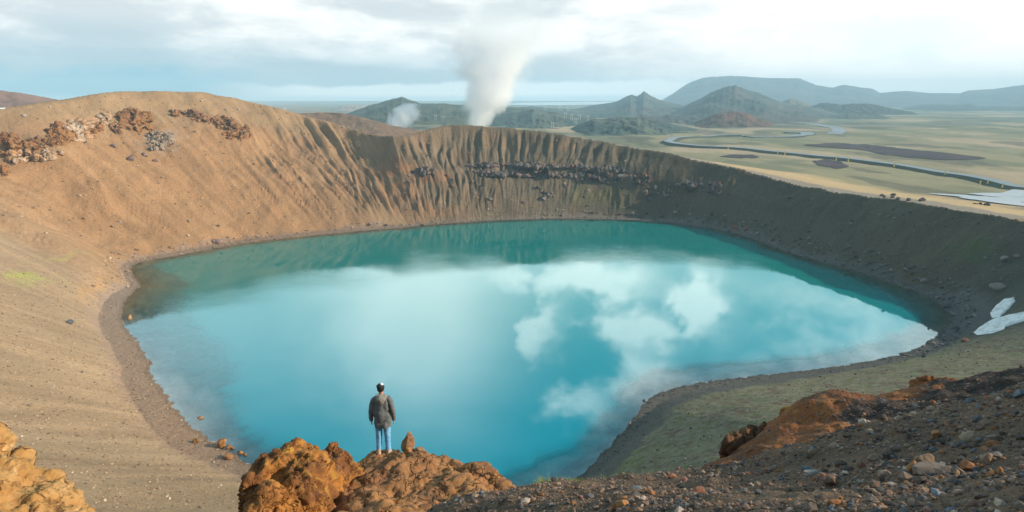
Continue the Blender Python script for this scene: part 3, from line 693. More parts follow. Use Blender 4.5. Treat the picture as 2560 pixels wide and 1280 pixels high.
for i, (x, y) in enumerate(mk):
    p = hit(x, y)
    sc = 0.75 + math.hypot(p[0], p[1]) / 900
    if proto is None:
        proto = empty('road_marker', p); box_part('post', 0.35, 0.35, 1.7, m_yel, proto, (0, 0, 0.85)); box_part('cap', 0.4, 0.4, 0.2, m_blk, proto, (0, 0, 1.8)); e = proto
    else:
        e = proto.copy(); S.collection.objects.link(e); e.location = p
        for ch in list(proto.children):
            c_ = ch.copy(); S.collection.objects.link(c_); c_.parent = e
    e.scale = (sc, sc, sc)
    tag(e, mk_l[i], 'road marker', 'marker posts along the road')
# pylons of the power line
m_steel = principled('pale_steel', lambda T: ((0.75, 0.77, 0.78), None), 0.4, 0.5)
def pylon():
    e = empty('power_pylon', (0, 0, 0))
    for sx in (-1, 1): box_part('leg', 0.9, 0.9, 20, m_steel, e, (sx * 3.2, 0, 10))
    box_part('crossarm', 15, 0.8, 0.9, m_steel, e, (0, 0, 18)); return e
pyl = [(1413,297),(1430,300),(1449,302),(1469,304),(1440,311),(1381,322),(1260,285),(1108,304),(1090,302),(1362,276),(1400,279),(1420,280)]
py_l = ['white power pylon, leftmost of the group on the green slope', 'white power pylon, second in the group on the green slope', 'white power pylon in the middle of the row above the green slope', 'white power pylon at the right end of the row on the green slope', 'white power pylon standing lowest on the green slope',
        'white power pylon just above the crater rim', 'white power pylon to the right of the big steam plume', 'right one of two white pylons between the steam plumes', 'left one of two white pylons between the steam plumes', 'tiny white pylon on the far ridge, left of three', 'tiny white pylon on the far ridge, middle of three', 'tiny white pylon on the far ridge, right of three']
first = None
for i, (x, y) in enumerate(pyl):
    # stand it on whichever hill surface the sight line meets
    a, b, c = ray(x, y); best = None
    for X, Y, Z in HILLS.values():
        A_ = np.arctan2(X[0], Y[0]); j = np.argmin(np.abs(A_ - math.atan2(a, b)))
        if abs(A_[j] - math.atan2(a, b)) > 0.01: continue
        D_ = np.hypot(X[:, j], Y[:, j]); ok = np.nonzero(Z[:, j] >= CAM[2] + c * D_)[0]
        if len(ok) and (best is None or D_[ok[0]] < best[0]): best = (D_[ok[0]], X[ok[0], j], Y[ok[0], j], Z[ok[0], j])
    if best is None:
        p = P(x, y, 1200); best = (1200, p[0], p[1], p[2])
    if first is None: first = pylon(); e = first
    else:
        e = first.copy(); S.collection.objects.link(e)
        for ch in list(first.children):
            c_ = ch.copy(); S.collection.objects.link(c_); c_.parent = e
    e.location = (best[1], best[2], best[3] - 0.5); k = 0.55 * best[0] / 1300
    e.scale = (k, k, k)
    tag(e, py_l[i], 'pylon', 'power pylons on the green hills')

# ------------------------------------------------------------------ steam
def steam(name, label, D, spine, dens, nscale, seed, soft=0.35):
    """spine: list of (px, py, half width px).  A closed lumpy skin; the density inside fades towards its edge"""
    rows = []
    for x, y, h in spine:
        p = P(x, y, D); rows.append((p[0], p[1], p[2], h * D * 1.03 / F))
    rows = np.array(rows); n_ = 26
    zz = np.linspace(rows[0, 2], rows[-1, 2], n_)
    cx = np.interp(zz, rows[:, 2], rows[:, 0]); rad = np.interp(zz, rows[:, 2], rows[:, 3]); cy = rows[0, 1]
    base_ = Vector((rows[0, 0], cy, rows[0, 2]))
    th = np.linspace(0, 2 * np.pi, 25)[:-1]; V = []
    for z_, c_, r_ in zip(zz, cx, rad):
        for t_ in th: V.append((c_ + math.cos(t_) * r_ * 1.3 - base_.x, math.sin(t_) * r_ * 1.3, z_ - base_.z))
    m_ = 24; Fq_ = [(r * m_ + i, r * m_ + (i + 1) % m_, (r + 1) * m_ + (i + 1) % m_, (r + 1) * m_ + i) for r in range(n_ - 1) for i in range(m_)]
    me = bpy.data.meshes.new(name)
    me.from_pydata(V, [], Fq_ + [tuple(reversed(range(m_))), tuple(range((n_ - 1) * m_, n_ * m_))]); me.update()
    o = bpy.data.objects.new(name, me); S.collection.objects.link(o); o.location = base_
    m = bpy.data.materials.new(name); m.use_nodes = True; T = NT(m.node_tree); T.n.clear()
    pos = T.co('Object'); x, y, z = T.sep(pos)
    H = float(zz[-1] - zz[0]); zn = z / H
    def curve(vals):
        n = T.new('ShaderNodeFloatCurve'); cv = n.mapping.curves[0]
        k = np.linspace(0, 1, len(vals)); mx = max(vals) + 1e-6; mn = min(vals)
        cv.points[0].location = (0, (vals[0] - mn) / (mx - mn)); cv.points[1].location = (1, (vals[-1] - mn) / (mx - mn))
        for a_, v_ in zip(k[1:-1], vals[1:-1]): cv.points.new(float(a_), float((v_ - mn) / (mx - mn)))
        n.mapping.update(); T.put(n.inputs['Value'], zn); return E(T, n.outputs[0]) * (mx - mn) + mn
    k = np.linspace(0, 1, 9); c_c = curve([float(v) for v in np.interp(k, (zz - zz[0]) / H, cx - base_.x)]); r_c = curve([float(v) for v in np.interp(k, (zz - zz[0]) / H, rad)])
    dxx = x - c_c
    rr_ = T.m('SQRT', dxx * dxx + y * y) / r_c
    no = T.noise(pos, nscale, 5, 0.6)
    ed = T.ss(rr_ + (no - 0.5) * 2.5, 1.0, 1.0 - soft)
    top = T.ss(zn, 0.9, 0.25) if name == 'steam_plume' else T.ss(zn + (no - 0.5) * 0.6, 1.0, 0.7)
    den = ed * T.ss(zn, -0.01, 0.04) * (top * (dens[0] - dens[1]) + dens[1]) * (T.ss(zn, 0.99, 0.9))
    pv = T.new('ShaderNodeVolumePrincipled'); pv.inputs['Color'].default_value = (0.99, 0.99, 1, 1); pv.inputs['Anisotropy'].default_value = 0.0
    T.put(pv.inputs['Density'], den)
    out = T.new('ShaderNodeOutputMaterial'); T.l.new(pv.outputs[0], out.inputs['Volume'])
    me.materials.append(m); tag(o, label, 'steam'); return o
steam('steam_plume', 'tall white steam plume rising into the clouds behind the far rim', 900, [(1192,330,20),(1198,300,32),(1210,270,52),(1218,240,64),(1228,200,80),(1238,150,104),(1246,100,128),(1250,40,150),(1254,-20,170)], (0.11, 0.003), 0.035, 1, 0.8)
steam('steam_puff', 'small white puff of steam in front of the dark blue hill', 900, [(998,325,24),(1000,308,34),(1008,290,36),(1018,272,30),(1024,255,18)], (0.11, 0.05), 0.10, 2)
steam('steam_vent', 'thin white wisp of steam above the rim, right of two', 1000, [(713,286,5),(712,277,5),(711,268,3)], (0.12, 0.1), 0.2, 3)
steam('steam_vent', 'thin white wisp of steam above the rim, left of two', 1000, [(678,276,4),(677,269,4),(676,262,2)], (0.12, 0.1), 0.2, 4)

# ------------------------------------------------------------------ haze
bm = bmesh.new(); bmesh.ops.create_cube(bm, size=1)
me = bpy.data.meshes.new('haze'); bm.to_mesh(me); bm.free()
hz = bpy.data.objects.new('haze', me); S.collection.objects.link(hz)
hz.dimensions = (1, 1, 1); hz.scale = (15000, 6600, 224); hz.location = (0, 3000, 96)
m = bpy.data.materials.new('haze'); m.use_nodes = True; T = NT(m.node_tree); T.n.clear()
pv = T.new('ShaderNodeVolumePrincipled'); pv.inputs['Color'].default_value = (0.56, 0.83, 1.0, 1); pv.inputs['Density'].default_value = 0.00023; pv.inputs['Anisotropy'].default_value = 0.0
out = T.new('ShaderNodeOutputMaterial'); T.l.new(pv.outputs[0], out.inputs['Volume']); me.materials.append(m)
tag(hz, 'thin pale haze over the whole landscape', None, None, 'stuff')
# ------------------------------------------------------------------ rocks
def rock_mat(name, c1, c2, c3, sc=1.0, bump=0.7, dist=0.12, spots=None, c4=None):
    def build(T):
        pos = T.geo()
        a_ = T.noise(pos, 0.9 * sc, 5, 0.6); b_ = T.noise(pos, 3.6 * sc, 6, 0.65, 0.4); g = T.noise(pos, 16 * sc, 4, 0.7)
        c = T.mix(T.ss(a_, 0.38, 0.62), c1, c2); c = T.mix(T.ss(b_, 0.52, 0.68), c, c3)
        if c4 is not None: c = T.mix(T.ss(T.noise(pos, 1.7 * sc, 4, 0.6, 0.5), 0.54, 0.66), c, c4)
        c = T.mix(T.ss(g, 0.45, 0.3) * 0.5, c, T.mix(1.0, c, (0.5, 0.46, 0.44), 'MULTIPLY'))
        if spots: c = T.mix(T.ss(T.voro(pos, 9 * sc), 0.22, 0.12) * T.ss(b_, 0.5, 0.6) * 0.6, c, spots)
        wv = T.new('ShaderNodeVectorMath', operation='MULTIPLY_ADD'); T.put(wv.inputs[0], T.noise(pos, 2.2 * sc, 3, 0.6, out=1)); wv.inputs[1].default_value = (0.7 / sc, 0.7 / sc, 0.7 / sc); T.put(wv.inputs[2], pos)
        cr = T.voro(E(T, wv.outputs[0]), 1.1 * sc, 'DISTANCE_TO_EDGE')
        c = T.mix(T.ss(cr, 0.045, 0.0) * T.ss(a_, 0.35, 0.6) * 0.75, c, T.mix(1.0, c, (0.22, 0.18, 0.16), 'MULTIPLY'))
        h = b_ * 0.7 + g * 0.25 + T.ss(cr, 0.0, 0.05) * 0.4
        return c, (h, bump, dist / sc)
    return principled(name, build, 0.92, 0.15)
M_OR = rock_mat('orange_rock', (0.20, 0.085, 0.033), (0.44, 0.19, 0.05), (0.12, 0.058, 0.032), 1.4, 0.9, 0.14, None, (0.44, 0.24, 0.05))
M_BR = rock_mat('brown_rock', (0.30, 0.15, 0.07), (0.37, 0.18, 0.07), (0.19, 0.11, 0.07), 1.2, 0.9, 0.12, None, (0.23, 0.105, 0.05))
M_TAN = rock_mat('tan_rock', (0.50, 0.30, 0.14), (0.42, 0.22, 0.09), (0.30, 0.17, 0.08), 1.6, 0.7, 0.08)
M_PIN = rock_mat('pinnacle_rock', (0.33, 0.19, 0.10), (0.27, 0.14, 0.07), (0.18, 0.11, 0.08), 3, 0.8, 0.08)
M_STONE = rock_mat('pale_stone', (0.42, 0.27, 0.16), (0.34, 0.22, 0.14), (0.24, 0.14, 0.09), 4, 0.6, 0.06)
M_YEL = rock_mat('yellow_clay_rock', (0.46, 0.27, 0.11), (0.38, 0.20, 0.065), (0.26, 0.145, 0.065), 1.6, 0.8, 0.1, (0.55, 0.42, 0.3), (0.58, 0.36, 0.17))
M_RED = rock_mat('rust_clay', (0.22, 0.085, 0.03), (0.28, 0.12, 0.045), (0.12, 0.06, 0.035), 1.2, 0.8, 0.12, (0.35, 0.2, 0.1), (0.17, 0.09, 0.05))

def facets(co, seed, size):
    """broken rock faces: every cell of a jittered lattice gets a tilted plane of its own"""
    q = co / size; i = np.floor(q).astype(int); best = np.full(len(co), 1e9); second = best.copy(); val = np.zeros(len(co))
    for a_ in (-1, 0, 1):
        for b_ in (-1, 0, 1):
            for c_ in (-1, 0, 1):
                j = i + (a_, b_, c_); h = _perm[_perm[_perm[j[:, 0] & 255] + (j[:, 1] & 255)] + ((j[:, 2] + seed) & 255)]
                pt_ = j + 0.5 + 0.42 * _g3[h]; df = q - pt_; dd = (df * (1, 1, 0.6) * df).sum(1)
                v_ = (df * _g3[(h * 7 + 13) & 255]).sum(1) + 0.5 * _g3[h, 0]
                nb_ = dd < best; second = np.where(nb_, best, np.minimum(second, dd)); val = np.where(nb_, v_, val); best = np.where(nb_, dd, best)
    edge = np.sqrt(second) - np.sqrt(best)
    return val, sst(edge, 0.0, 0.16)
def fuse(name, blobs, voxel, mat, seed, amp=0.10, freq=1.6, crack=0.05, fine=0.02, smooth=1, fac=None):
    """union of lumps -> one continuous weathered surface"""
    Vs, Fs, n = [], [], 0
    r_ = np.random.RandomState(seed)
    for c, (rx, ry, rz) in blobs:
        V, Fc = ICO[3]; q = V.copy()
        q = np.sign(q) * np.abs(q) ** 0.85
        ang = r_.uniform(-0.4, 0.4); ca, sa = math.cos(ang), math.sin(ang)
        q = q * (rx, ry, rz); q = np.stack([q[:, 0] * ca - q[:, 1] * sa, q[:, 0] * sa + q[:, 1] * ca, q[:, 2]], 1)
        Vs.append(q + c); Fs.append(Fc + n); n += len(V)
    tmp = mesh_np('tmp', np.vstack(Vs), np.vstack(Fs), None, True)
    md = tmp.modifiers.new('r', 'REMESH'); md.mode = 'VOXEL'; md.voxel_size = voxel
    if smooth:
        ms = tmp.modifiers.new('s', 'SMOOTH'); ms.iterations = smooth * 3; ms.factor = 0.5
    dg = bpy.context.evaluated_depsgraph_get(); ev = tmp.evaluated_get(dg); me = bpy.data.meshes.new_from_object(ev)
    bpy.data.objects.remove(tmp)
    nv = len(me.vertices); co = np.empty(nv * 3, np.float32); me.vertices.foreach_get('co', co); co = co.reshape(-1, 3).astype(float)
    no = np.empty(nv * 3, np.float32); me.vertices.foreach_get('normal', no); no = no.reshape(-1, 3)
    base_ = fb3(co * freq, 5, seed, 0.55)
    rid = np.abs(fb3(co * freq * 1.9 + base_[:, None] * 0.7, 4, seed + 9))
    pit = sst(fb3(co * freq * 4.2, 3, seed + 20), 0.25, 0.75)
    dsp = amp * base_ + crack * (sst(rid, 0.0, 0.35) - 1) - pit * fine * 1.6 + fine * fb3(co * freq * 9, 3, seed + 30)
    if fac is not None:
        for fs, fa in fac:
            v_, e_ = facets(co + 0.25 * fs * fb3(co / fs, 2, seed + 50)[:, None], seed, fs); dsp = dsp + fa * v_ - 0.35 * fa * (1 - e_)
    co = co + no * dsp[:, None]
    me.vertices.foreach_set('co', co.astype(np.float32).ravel()); me.polygons.foreach_set('use_smooth', np.ones(len(me.polygons), bool))
    me.materials.clear(); me.materials.append(mat); me.name = name; me.update()
    o = bpy.data.objects.new(name, me); S.collection.objects.link(o); return o
def B(px, py, s, rx, ry, rz):
    p = P(px, py, s); return (p - np.array([0, 0, rz * 0.97]), (rx, ry, rz))

def rock_verts(sub, seed, rough=0.28, cuts=7, sq=(1, 1, 1)):
    V, Fc = ICO[sub]; q = V * (1 + rough * fb3(V * 1.3, 4, seed, 0.5))[:, None]
    r_ = np.random.RandomState(seed)
    for _ in range(cuts):
        n = r_.normal(size=3); n /= np.linalg.norm(n); k = r_.uniform(0.5, 0.82)
        dd = q @ n; ov = np.clip(dd - k, 0, None); q = q - n * (ov * 0.92)[:, None]
    return q * sq, Fc
def rock_obj(name, loc, size, seed, mat, sub=4, rough=0.28, cuts=8, rz=0.0, sink=0.25):
    q, Fc = rock_verts(sub, seed, rough, cuts); q = q * np.array(size) / 2 * 1.15
    q = q + 0.04 * min(size) * fb3(q / min(size) * 5, 3, seed + 3)[:, None] * q / (np.linalg.norm(q, axis=1)[:, None] + 1e-6)
    ca, sa = math.cos(rz), math.sin(rz); q = np.stack([q[:, 0] * ca - q[:, 1] * sa, q[:, 0] * sa + q[:, 1] * ca, q[:, 2]], 1)
    q[:, 2] += size[2] * (0.5 - sink)
    o = mesh_np(name, q, Fc, mat, False if sub < 3 else True); o.location = loc; return o

# --- rock outcrop the person stands on
cen = [B(985,1165,13.3,1.75,2.3,1.5), B(925,1238,12.0,0.95,1.3,1.3), B(1065,1162,13.5,1.35,1.6,1.4), B(1130,1200,12.6,1.35,1.4,1.3), B(1195,1160,13.5,0.72,1.0,1.0), B(1250,1196,13.1,0.5,0.8,0.9),
       B(960,1137,14.55,0.62,0.55,0.9), B(1000,1112,14.7,0.30,0.4,0.7), B(1045,1120,14.6,0.34,0.4,0.7), B(1100,1122,14.3,0.32,0.5,0.6), B(905,1135,14.2,0.5,0.5,0.8), B(1000,1260,11.4,1.6,1.2,1.1), B(850,1275,11.0,0.55,0.7,1.0), B(1165,1232,11.9,1.0,1.0,1.0),
       B(720,1290,11.2,0.6,0.8,1.3)]
o = fuse('rock_outcrop', cen, 0.045, M_BR, 3, 0.10, 0.9, 0.06, 0.010, 1, [(1.3, 0.10), (0.4, 0.028)])
tag(o, 'broad rounded brown rock outcrop under the feet of the standing person', 'rock')
lef = [B(625,1182,12.4,0.30,0.5,1.9), B(655,1148,12.8,0.42,0.6,1.9), B(700,1133,12.9,0.62,0.7,1.9), B(737,1106,13.3,0.30,0.4,0.8), B(715,1114,13.2,0.28,0.4,0.9), B(785,1110,13.2,0.34,0.4,0.8), B(770,1128,12.9,0.55,0.6,1.2), B(832,1112,13.8,0.24,0.3,0.7), B(858,1128,13.7,0.22,0.3,0.6),
       B(815,1140,13.4,0.5,0.5,0.9), B(745,1160,12.5,0.75,0.6,1.6), B(850,1150,13.7,0.45,0.5,0.8), B(670,1225,11.9,0.62,0.6,1.6), B(640,1270,11.6,0.5,0.6,1.6), B(735,1200,12.1,0.45,0.4,1.4)]
o = fuse('rock_outcrop', lef, 0.04, M_OR, 5, 0.10, 1.3, 0.07, 0.018, 1, [(0.6, 0.11), (0.2, 0.03)])
tag(o, 'lumpy orange rock mass left of the person with a dark cleft beside it', 'rock')
o = fuse('rock_outcrop', [B(-53,1048,9.3,0.28,0.4,1.5), B(-22,1070,9.2,0.14,0.3,0.9), B(17,1130,9.0,0.24,0.4,1.1), B(54,1158,8.9,0.17,0.3,0.8), B(62,1190,8.7,0.26,0.35,0.8), B(104,1198,8.6,0.22,0.35,0.9), B(142,1226,8.4,0.24,0.3,0.9), B(177,1258,8.2,0.2,0.3,0.9), B(42,1238,8.2,0.7,0.7,1.2), B(-78,1168,8.5,0.7,0.8,1.4), B(112,1283,7.9,0.6,0.6,1.1)],
         0.03, M_YEL, 8, 0.05, 2.4, 0.03, 0.012, 1, [(0.35, 0.08), (0.13, 0.025)])
tag(o, 'sunlit yellow ochre rock outcrop in the bottom left corner', 'rock')
q, Fc = rock_verts(4, 41, 0.14, 12); zn = np.clip((q[:, 2] + 1) / 1.7, 0, 1); q = q * (0.35, 0.26, 0.33); q[:, :2] *= (1.08 - 0.80 * zn)[:, None]; q[:, 0] += 0.05 * zn
q = q + 0.012 * fb3(q * 9, 4, 3)[:, None]; o = mesh_np('pointed_stone', q, Fc, M_PIN, True); o.location = P(1016, 1090, 14.75); tag(o, 'pointed upright stone standing on the outcrop beside the person', 'rock')
o = rock_obj('stone', P(1026, 1120, 14.45), (0.34, 0.26, 0.30), 42, M_BR, 4, 0.2, 12, 0.9, 0.35); tag(o, 'small dark stone wedged below the pointed stone, left of two', 'rock')
o = rock_obj('stone', P(1047, 1120, 14.4), (0.30, 0.26, 0.34), 43, M_PIN, 4, 0.2, 12, 0.2, 0.35); tag(o, 'small orange stone wedged below the pointed stone, right of two', 'rock')

# --- near ground patches
def tps(pts):
    q = np.array([P(*p) if len(p) == 3 else p[:3] for p in pts]); xy = q[:, :2]; n = len(q)
    def U(r2): return 0.5 * r2 * np.log(r2 + 1e-12)
    K = U(((xy[:, None] - xy[None]) ** 2).sum(-1)) + np.eye(n) * 0.02; Pm = np.c_[np.ones(n), xy]
    A_ = np.block([[K, Pm], [Pm.T, np.zeros((3, 3))]]); sol = np.linalg.solve(A_, np.r_[q[:, 2], 0, 0, 0])
    def f(x, y):
        x = np.asarray(x, float); y = np.asarray(y, float)
        r2 = (x[..., None] - xy[:, 0]) ** 2 + (y[..., None] - xy[:, 1]) ** 2
        return U(r2) @ sol[:n] + sol[n] + sol[n + 1] * x + sol[n + 2] * y
    return f
def back(px, py, s, ds, dz):
    p = P(px, py, s); k = (s + ds) / s; return (p[0] * k, p[1] * k, p[2] - dz, 0)
ridge = [(1080,1282,4.3),(1290,1236,4.9),(1500,1208,5.3),(1750,1172,5.6),(2000,1122,5.9),(2200,1086,6.1),(2400,1035,6.4),(2560,992,6.8),(2760,950,7.0)]
fgp = ridge + [(1400,1280,3.7),(1700,1280,3.1),(2000,1280,2.8),(2300,1280,2.65),(2560,1280,2.6),(2560,1130,4.1),(2300,1180,3.9),(2000,1205,4.1),(1700,1232,4.3),(2850,1280,2.6)]
fgp += [back(*r_, 1.8, 2.2) for r_ in ridge] + [(-1.0, 3.4, 46.6, 0), (0.0, 1.0, 48.2, 0), (2.5, 0.3, 48.6, 0), (5, 0.5, 49.1, 0), (8, 4, 48.6, 0), (3, -2, 49.0, 0), (10, 0, 49.6, 0)]
f_fg = tps(fgp)
def fg(x, y): return f_fg(x, y) + 0.05 * fb2(x * 1.1, y * 1.1, 4, 111) + 0.018 * fb2(x * 5, y * 5, 4, 112)
mr = [(1690,1195,9.3),(1740,1172,9.6),(1800,1150,10.3),(1850,1125,10.8),(1900,1068,12),(1945,1042,12.5),(2000,1022,13),(2060,1006,13.5),(2110,1004,14),(2190,993,15),(2290,984,16),(2450,965,17),(2560,955,18),(2750,930,18)]
mp_ = mr + [(1760,1190,8.8),(1900,1150,9.4),(2000,1118,9.6),(2200,1062,11),(2400,1010,12.8),(2560,990,14),(2000,1070,11.2),(2250,1022,13.6),(2100,1180,7.6),(2400,1110,8.2),(2600,1060,9)]
mp_ += [back(*r_, 3.0, 3.4) for r_ in mr]
f_md = tps(mp_)
def md(x, y): return f_md(x, y) + 0.045 * fb2(x * 0.7, y * 0.7, 3, 121) + 0.075 * fb2(x * 2, y * 2, 4, 122)
def patch(name, az0, az1, nc, s0, s1, nr, fn, mat, attrs=None):
    A_ = np.radians(np.linspace(az0, az1, nc)); R_ = np.geomspace(s0, s1, nr); aa, ss_ = np.meshgrid(A_, R_)
    x = (np.sin(aa) * ss_).ravel(); y = (np.cos(aa) * ss_).ravel(); z = np.concatenate([fn(x[i:i + 40000], y[i:i + 40000]) for i in range(0, len(x), 40000)])
    return mesh_np(name, np.stack([x, y, z], 1), grid_faces(nr, nc), mat, True, attrs(x, y) if attrs else None)
def soil(T):
    pos = T.geo(); a_ = T.noise(pos, 1.3, 5, 0.6); b_ = T.noise(pos, 14, 6, 0.7); v = T.voro(pos, 34); vc = T.voro(pos, 34, out='Color')
    v2 = T.voro(pos, 75); vc2 = T.voro(pos, 75, out='Color')
    c = T.mix(T.ss(a_, 0.4, 0.6), (0.12, 0.08, 0.053), (0.175, 0.11, 0.068)); c = T.mix(T.ss(b_, 0.5, 0.65), c, (0.16, 0.105, 0.07))
    r, g, bl = T.sep(vc)
    st = T.mix(T.ss(r, 0.3, 0.8), (0.12, 0.10, 0.09), (0.26, 0.15, 0.10)); st = T.mix(T.ss(g, 0.75, 0.9), st, (0.33, 0.28, 0.25))
    c = T.mix(T.ss(v, 0.42, 0.3) * T.ss(bl, 0.45, 0.5), c, st)
    r2, g2_, b2_ = T.sep(vc2); c = T.mix(T.ss(v2, 0.42, 0.3) * T.ss(b2_, 0.5, 0.55), c, T.mix(r2, (0.09, 0.075, 0.065), (0.24, 0.17, 0.13)))
    return c, (T.ss(v, 0.5, 0.1) * 0.35 + T.ss(v2, 0.5, 0.1) * 0.15 + b_ * 0.5, 1.0, 0.03)
M_SOIL = principled('gravel_soil', soil, 0.95, 0.1)
o = patch('gravel_slope', -18, 110, 620, 0.3, 8.9, 360, fg, M_SOIL); tag(o, 'dark stony slope in the right foreground', None, None, 'structure')
def midsoil(T):
    pos = T.geo(); a_ = T.noise(pos, 0.8, 5, 0.6); b_ = T.noise(pos, 4, 6, 0.7); z_ = T.attr('zone', 'Fac'); v = T.voro(pos, 12); r, g, bl = T.sep(T.voro(pos, 12, out='Color'))
    rust = T.mix(T.ss(a_, 0.4, 0.6), (0.28, 0.105, 0.04), (0.17, 0.075, 0.038)); rust = T.mix(T.ss(b_, 0.52, 0.66), rust, (0.36, 0.17, 0.065))
    dark = T.mix(T.ss(b_, 0.4, 0.6), (0.045, 0.036, 0.032), (0.085, 0.060, 0.046))
    c = T.mix(T.ss(z_ + (a_ - 0.5) * 0.7, 0.4, 0.6), rust, dark)
    c = T.mix(T.ss(v, 0.4, 0.28) * T.ss(bl, 0.6, 0.65), c, T.mix(r, (0.09, 0.08, 0.08), (0.25, 0.17, 0.13)))
    return c, (b_ * 0.8 + T.ss(v, 0.5, 0.1) * 0.25 + T.noise(pos, 18, 4, 0.7) * 0.3, 1.0, 0.10)
def zone(x, y):
    az_ = np.degrees(np.arctan2(x, y)); s_ = np.hypot(x, y)
    return {'zone': sst(az_ - 26.5 - (s_ - 9.6) * 1.25 + 1.5 * fb2(x, y, 3, 7), -2.0, 2.5)}
o = patch('rust_ridge', 8, 80, 460, 6.0, 23, 240, md, principled('rust_soil', midsoil, 0.95, 0.1), zone); tag(o, 'rust and black ridge of bare ground beyond the gravel slope', None, None, 'structure')
def on(fn, px, py, s0=1.5, s1=40):
    a, b, c = ray(px, py); s_ = np.geomspace(s0, s1, 900); h = np.nonzero(fn(a * s_, b * s_) >= CAM[2] + c * s_)[0]
    return P(px, py, s_[h[0]]) if len(h) else None
o = fuse('rock_block', [B(1822,1090,11.1,0.13,0.16,0.30), B(1846,1082,11.2,0.14,0.2,0.36), B(1868,1076,11.3,0.13,0.2,0.40), B(1892,1066,11.5,0.14,0.2,0.42), B(1915,1060,11.8,0.12,0.2,0.40)], 0.022, rock_mat('dark_clay', (0.13, 0.07, 0.04), (0.17, 0.085, 0.04), (0.08, 0.05, 0.035), 1.5, 0.9, 0.1), 51, 0.03, 3, 0.03, 0.01, 1, [(0.3, 0.08)])
tag(o, 'dark overhanging block at the lower end of the rust ridge', 'rock')
for px, py, s_, sz, sd_, lb in [(1968,1034,12.7,(0.36,0.3,0.22),53,'small yellowish knob on the crest of the rust ridge')]:
    o = rock_obj('rock_block', P(px, py, s_), sz, sd_, M_OR, 4, 0.25, 6, 0.4, 0.45); tag(o, lb, 'rock')
o = fuse('rock_outcrop', [B(2315,943,16.6,0.26,0.4,0.6), B(2350,944,16.6,0.28,0.4,0.6), B(2390,948,16.5,0.3,0.4,0.5), B(2440,957,16.4,0.3,0.4,0.4), B(2330,965,16.2,0.3,0.3,0.4)], 0.03, M_RED, 12, 0.03, 3, 0.03, 0.015, 0, [(0.3, 0.09), (0.12, 0.03)])
tag(o, 'block of orange clay rock jutting from the top of the ridge at the right', 'rock')

# --- loose stones
def at(attrname='albedo'):
    def build(T):
        c = T.attr(attrname); pos = T.geo(); n = T.noise(pos, 30, 4, 0.7)
        return T.mix(T.ss(n, 0.6, 0.35) * 0.6, c, T.mix(1.0, c, (0.45, 0.42, 0.4), 'MULTIPLY')), (n, 0.5, 0.01)
    return build
M_PEB = principled('loose_gravel', at(), 0.9, 0.2)
def rubble(name, cen_, size, cols, label, sub=1, seed=1, flat=0.65, mat=None, smooth=False):
    r_ = np.random.RandomState(seed); n = len(cen_); vars_ = [rock_verts(sub, 200 + k, 0.3, 6)[0] for k in range(12)]; Fc = ICO[sub][1]; nv = len(vars_[0])
    pick = r_.randint(0, 12, n); V = np.stack(vars_)[pick]                      # n, nv, 3
    sc = size[:, None, None] * r_.uniform(0.7, 1.3, (n, 1, 3)) * np.array([1, 1, flat]) * 0.5
    V = V * sc; a_ = r_.uniform(0, 6.28, n); ca, sa = np.cos(a_)[:, None], np.sin(a_)[:, None]
    tl = r_.uniform(-0.5, 0.5, n)[:, None]; x, y, z = V[..., 0], V[..., 1], V[..., 2]
    y, z = y * np.cos(tl) - z * np.sin(tl), y * np.sin(tl) + z * np.cos(tl)
    V = np.stack([x * ca - y * sa, x * sa + y * ca, z], -1) + cen_[:, None, :]
    V[..., 2] += size[:, None] * flat * 0.18
    Fa = (Fc[None] + (np.arange(n) * nv)[:, None, None]).reshape(-1, 3)
    o = mesh_np(name, V.reshape(-1, 3), Fa, mat or M_PEB, smooth, {'albedo': np.repeat(cols, nv, 0)}); tag(o, label, None, None, 'stuff'); return o
PAL = np.array([(0.17, 0.12, 0.095), (0.24, 0.165, 0.12), (0.13, 0.12, 0.12), (0.30, 0.20, 0.14), (0.36, 0.16, 0.07), (0.40, 0.31, 0.24), (0.17, 0.19, 0.21), (0.10, 0.075, 0.06), (0.26, 0.14, 0.11)])
r0 = np.random.RandomState(5)
n = 41000; az_ = np.radians(r0.uniform(-12, 63, n)); s_ = np.exp(r0.uniform(math.log(1.9), math.log(7.4), n)); x = np.sin(az_) * s_; y = np.cos(az_) * s_
cl = fb2(x * 1.3, y * 1.3, 3, 131); keep = r0.uniform(0, 1, n) < sst(cl, -0.9, 0.2); x, y = x[keep], y[keep]; n = len(x)
sz = np.clip(0.0165 * np.exp(r0.normal(0, 0.68, n)), 0.006, 0.11) * (0.75 + 0.25 * sst(x, 1.0, 3.5))
rubble('gravel', np.stack([x, y, fg(x, y)], 1), sz, PAL[r0.choice(9, n, p=[.22, .2, .12, .14, .08, .06, .03, .10, .05])] * r0.uniform(0.7, 1.25, (n, 1)), 'loose mixed gravel covering the foreground slope', 1, 2)
n = 6000; az_ = np.radians(r0.uniform(10, 60, n)); s_ = np.exp(r0.uniform(math.log(7.5), math.log(19), n)); x = np.sin(az_) * s_; y = np.cos(az_) * s_
kz = r0.uniform(0, 1, n) < 0.15 + 0.85 * zone(x, y)['zone']; x, y = x[kz], y[kz]; n = len(x)
sz = np.clip(0.036 * np.exp(r0.normal(0, 0.5, n)), 0.015, 0.16)
rubble('gravel', np.stack([x, y, md(x, y)], 1), sz, PAL[r0.choice(9, n, p=[.15, .12, .2, .08, .1, .06, .12, .14, .03])] * r0.uniform(0.6, 1.1, (n, 1)), 'scattered gravel on the rust and black ridge', 1, 3)
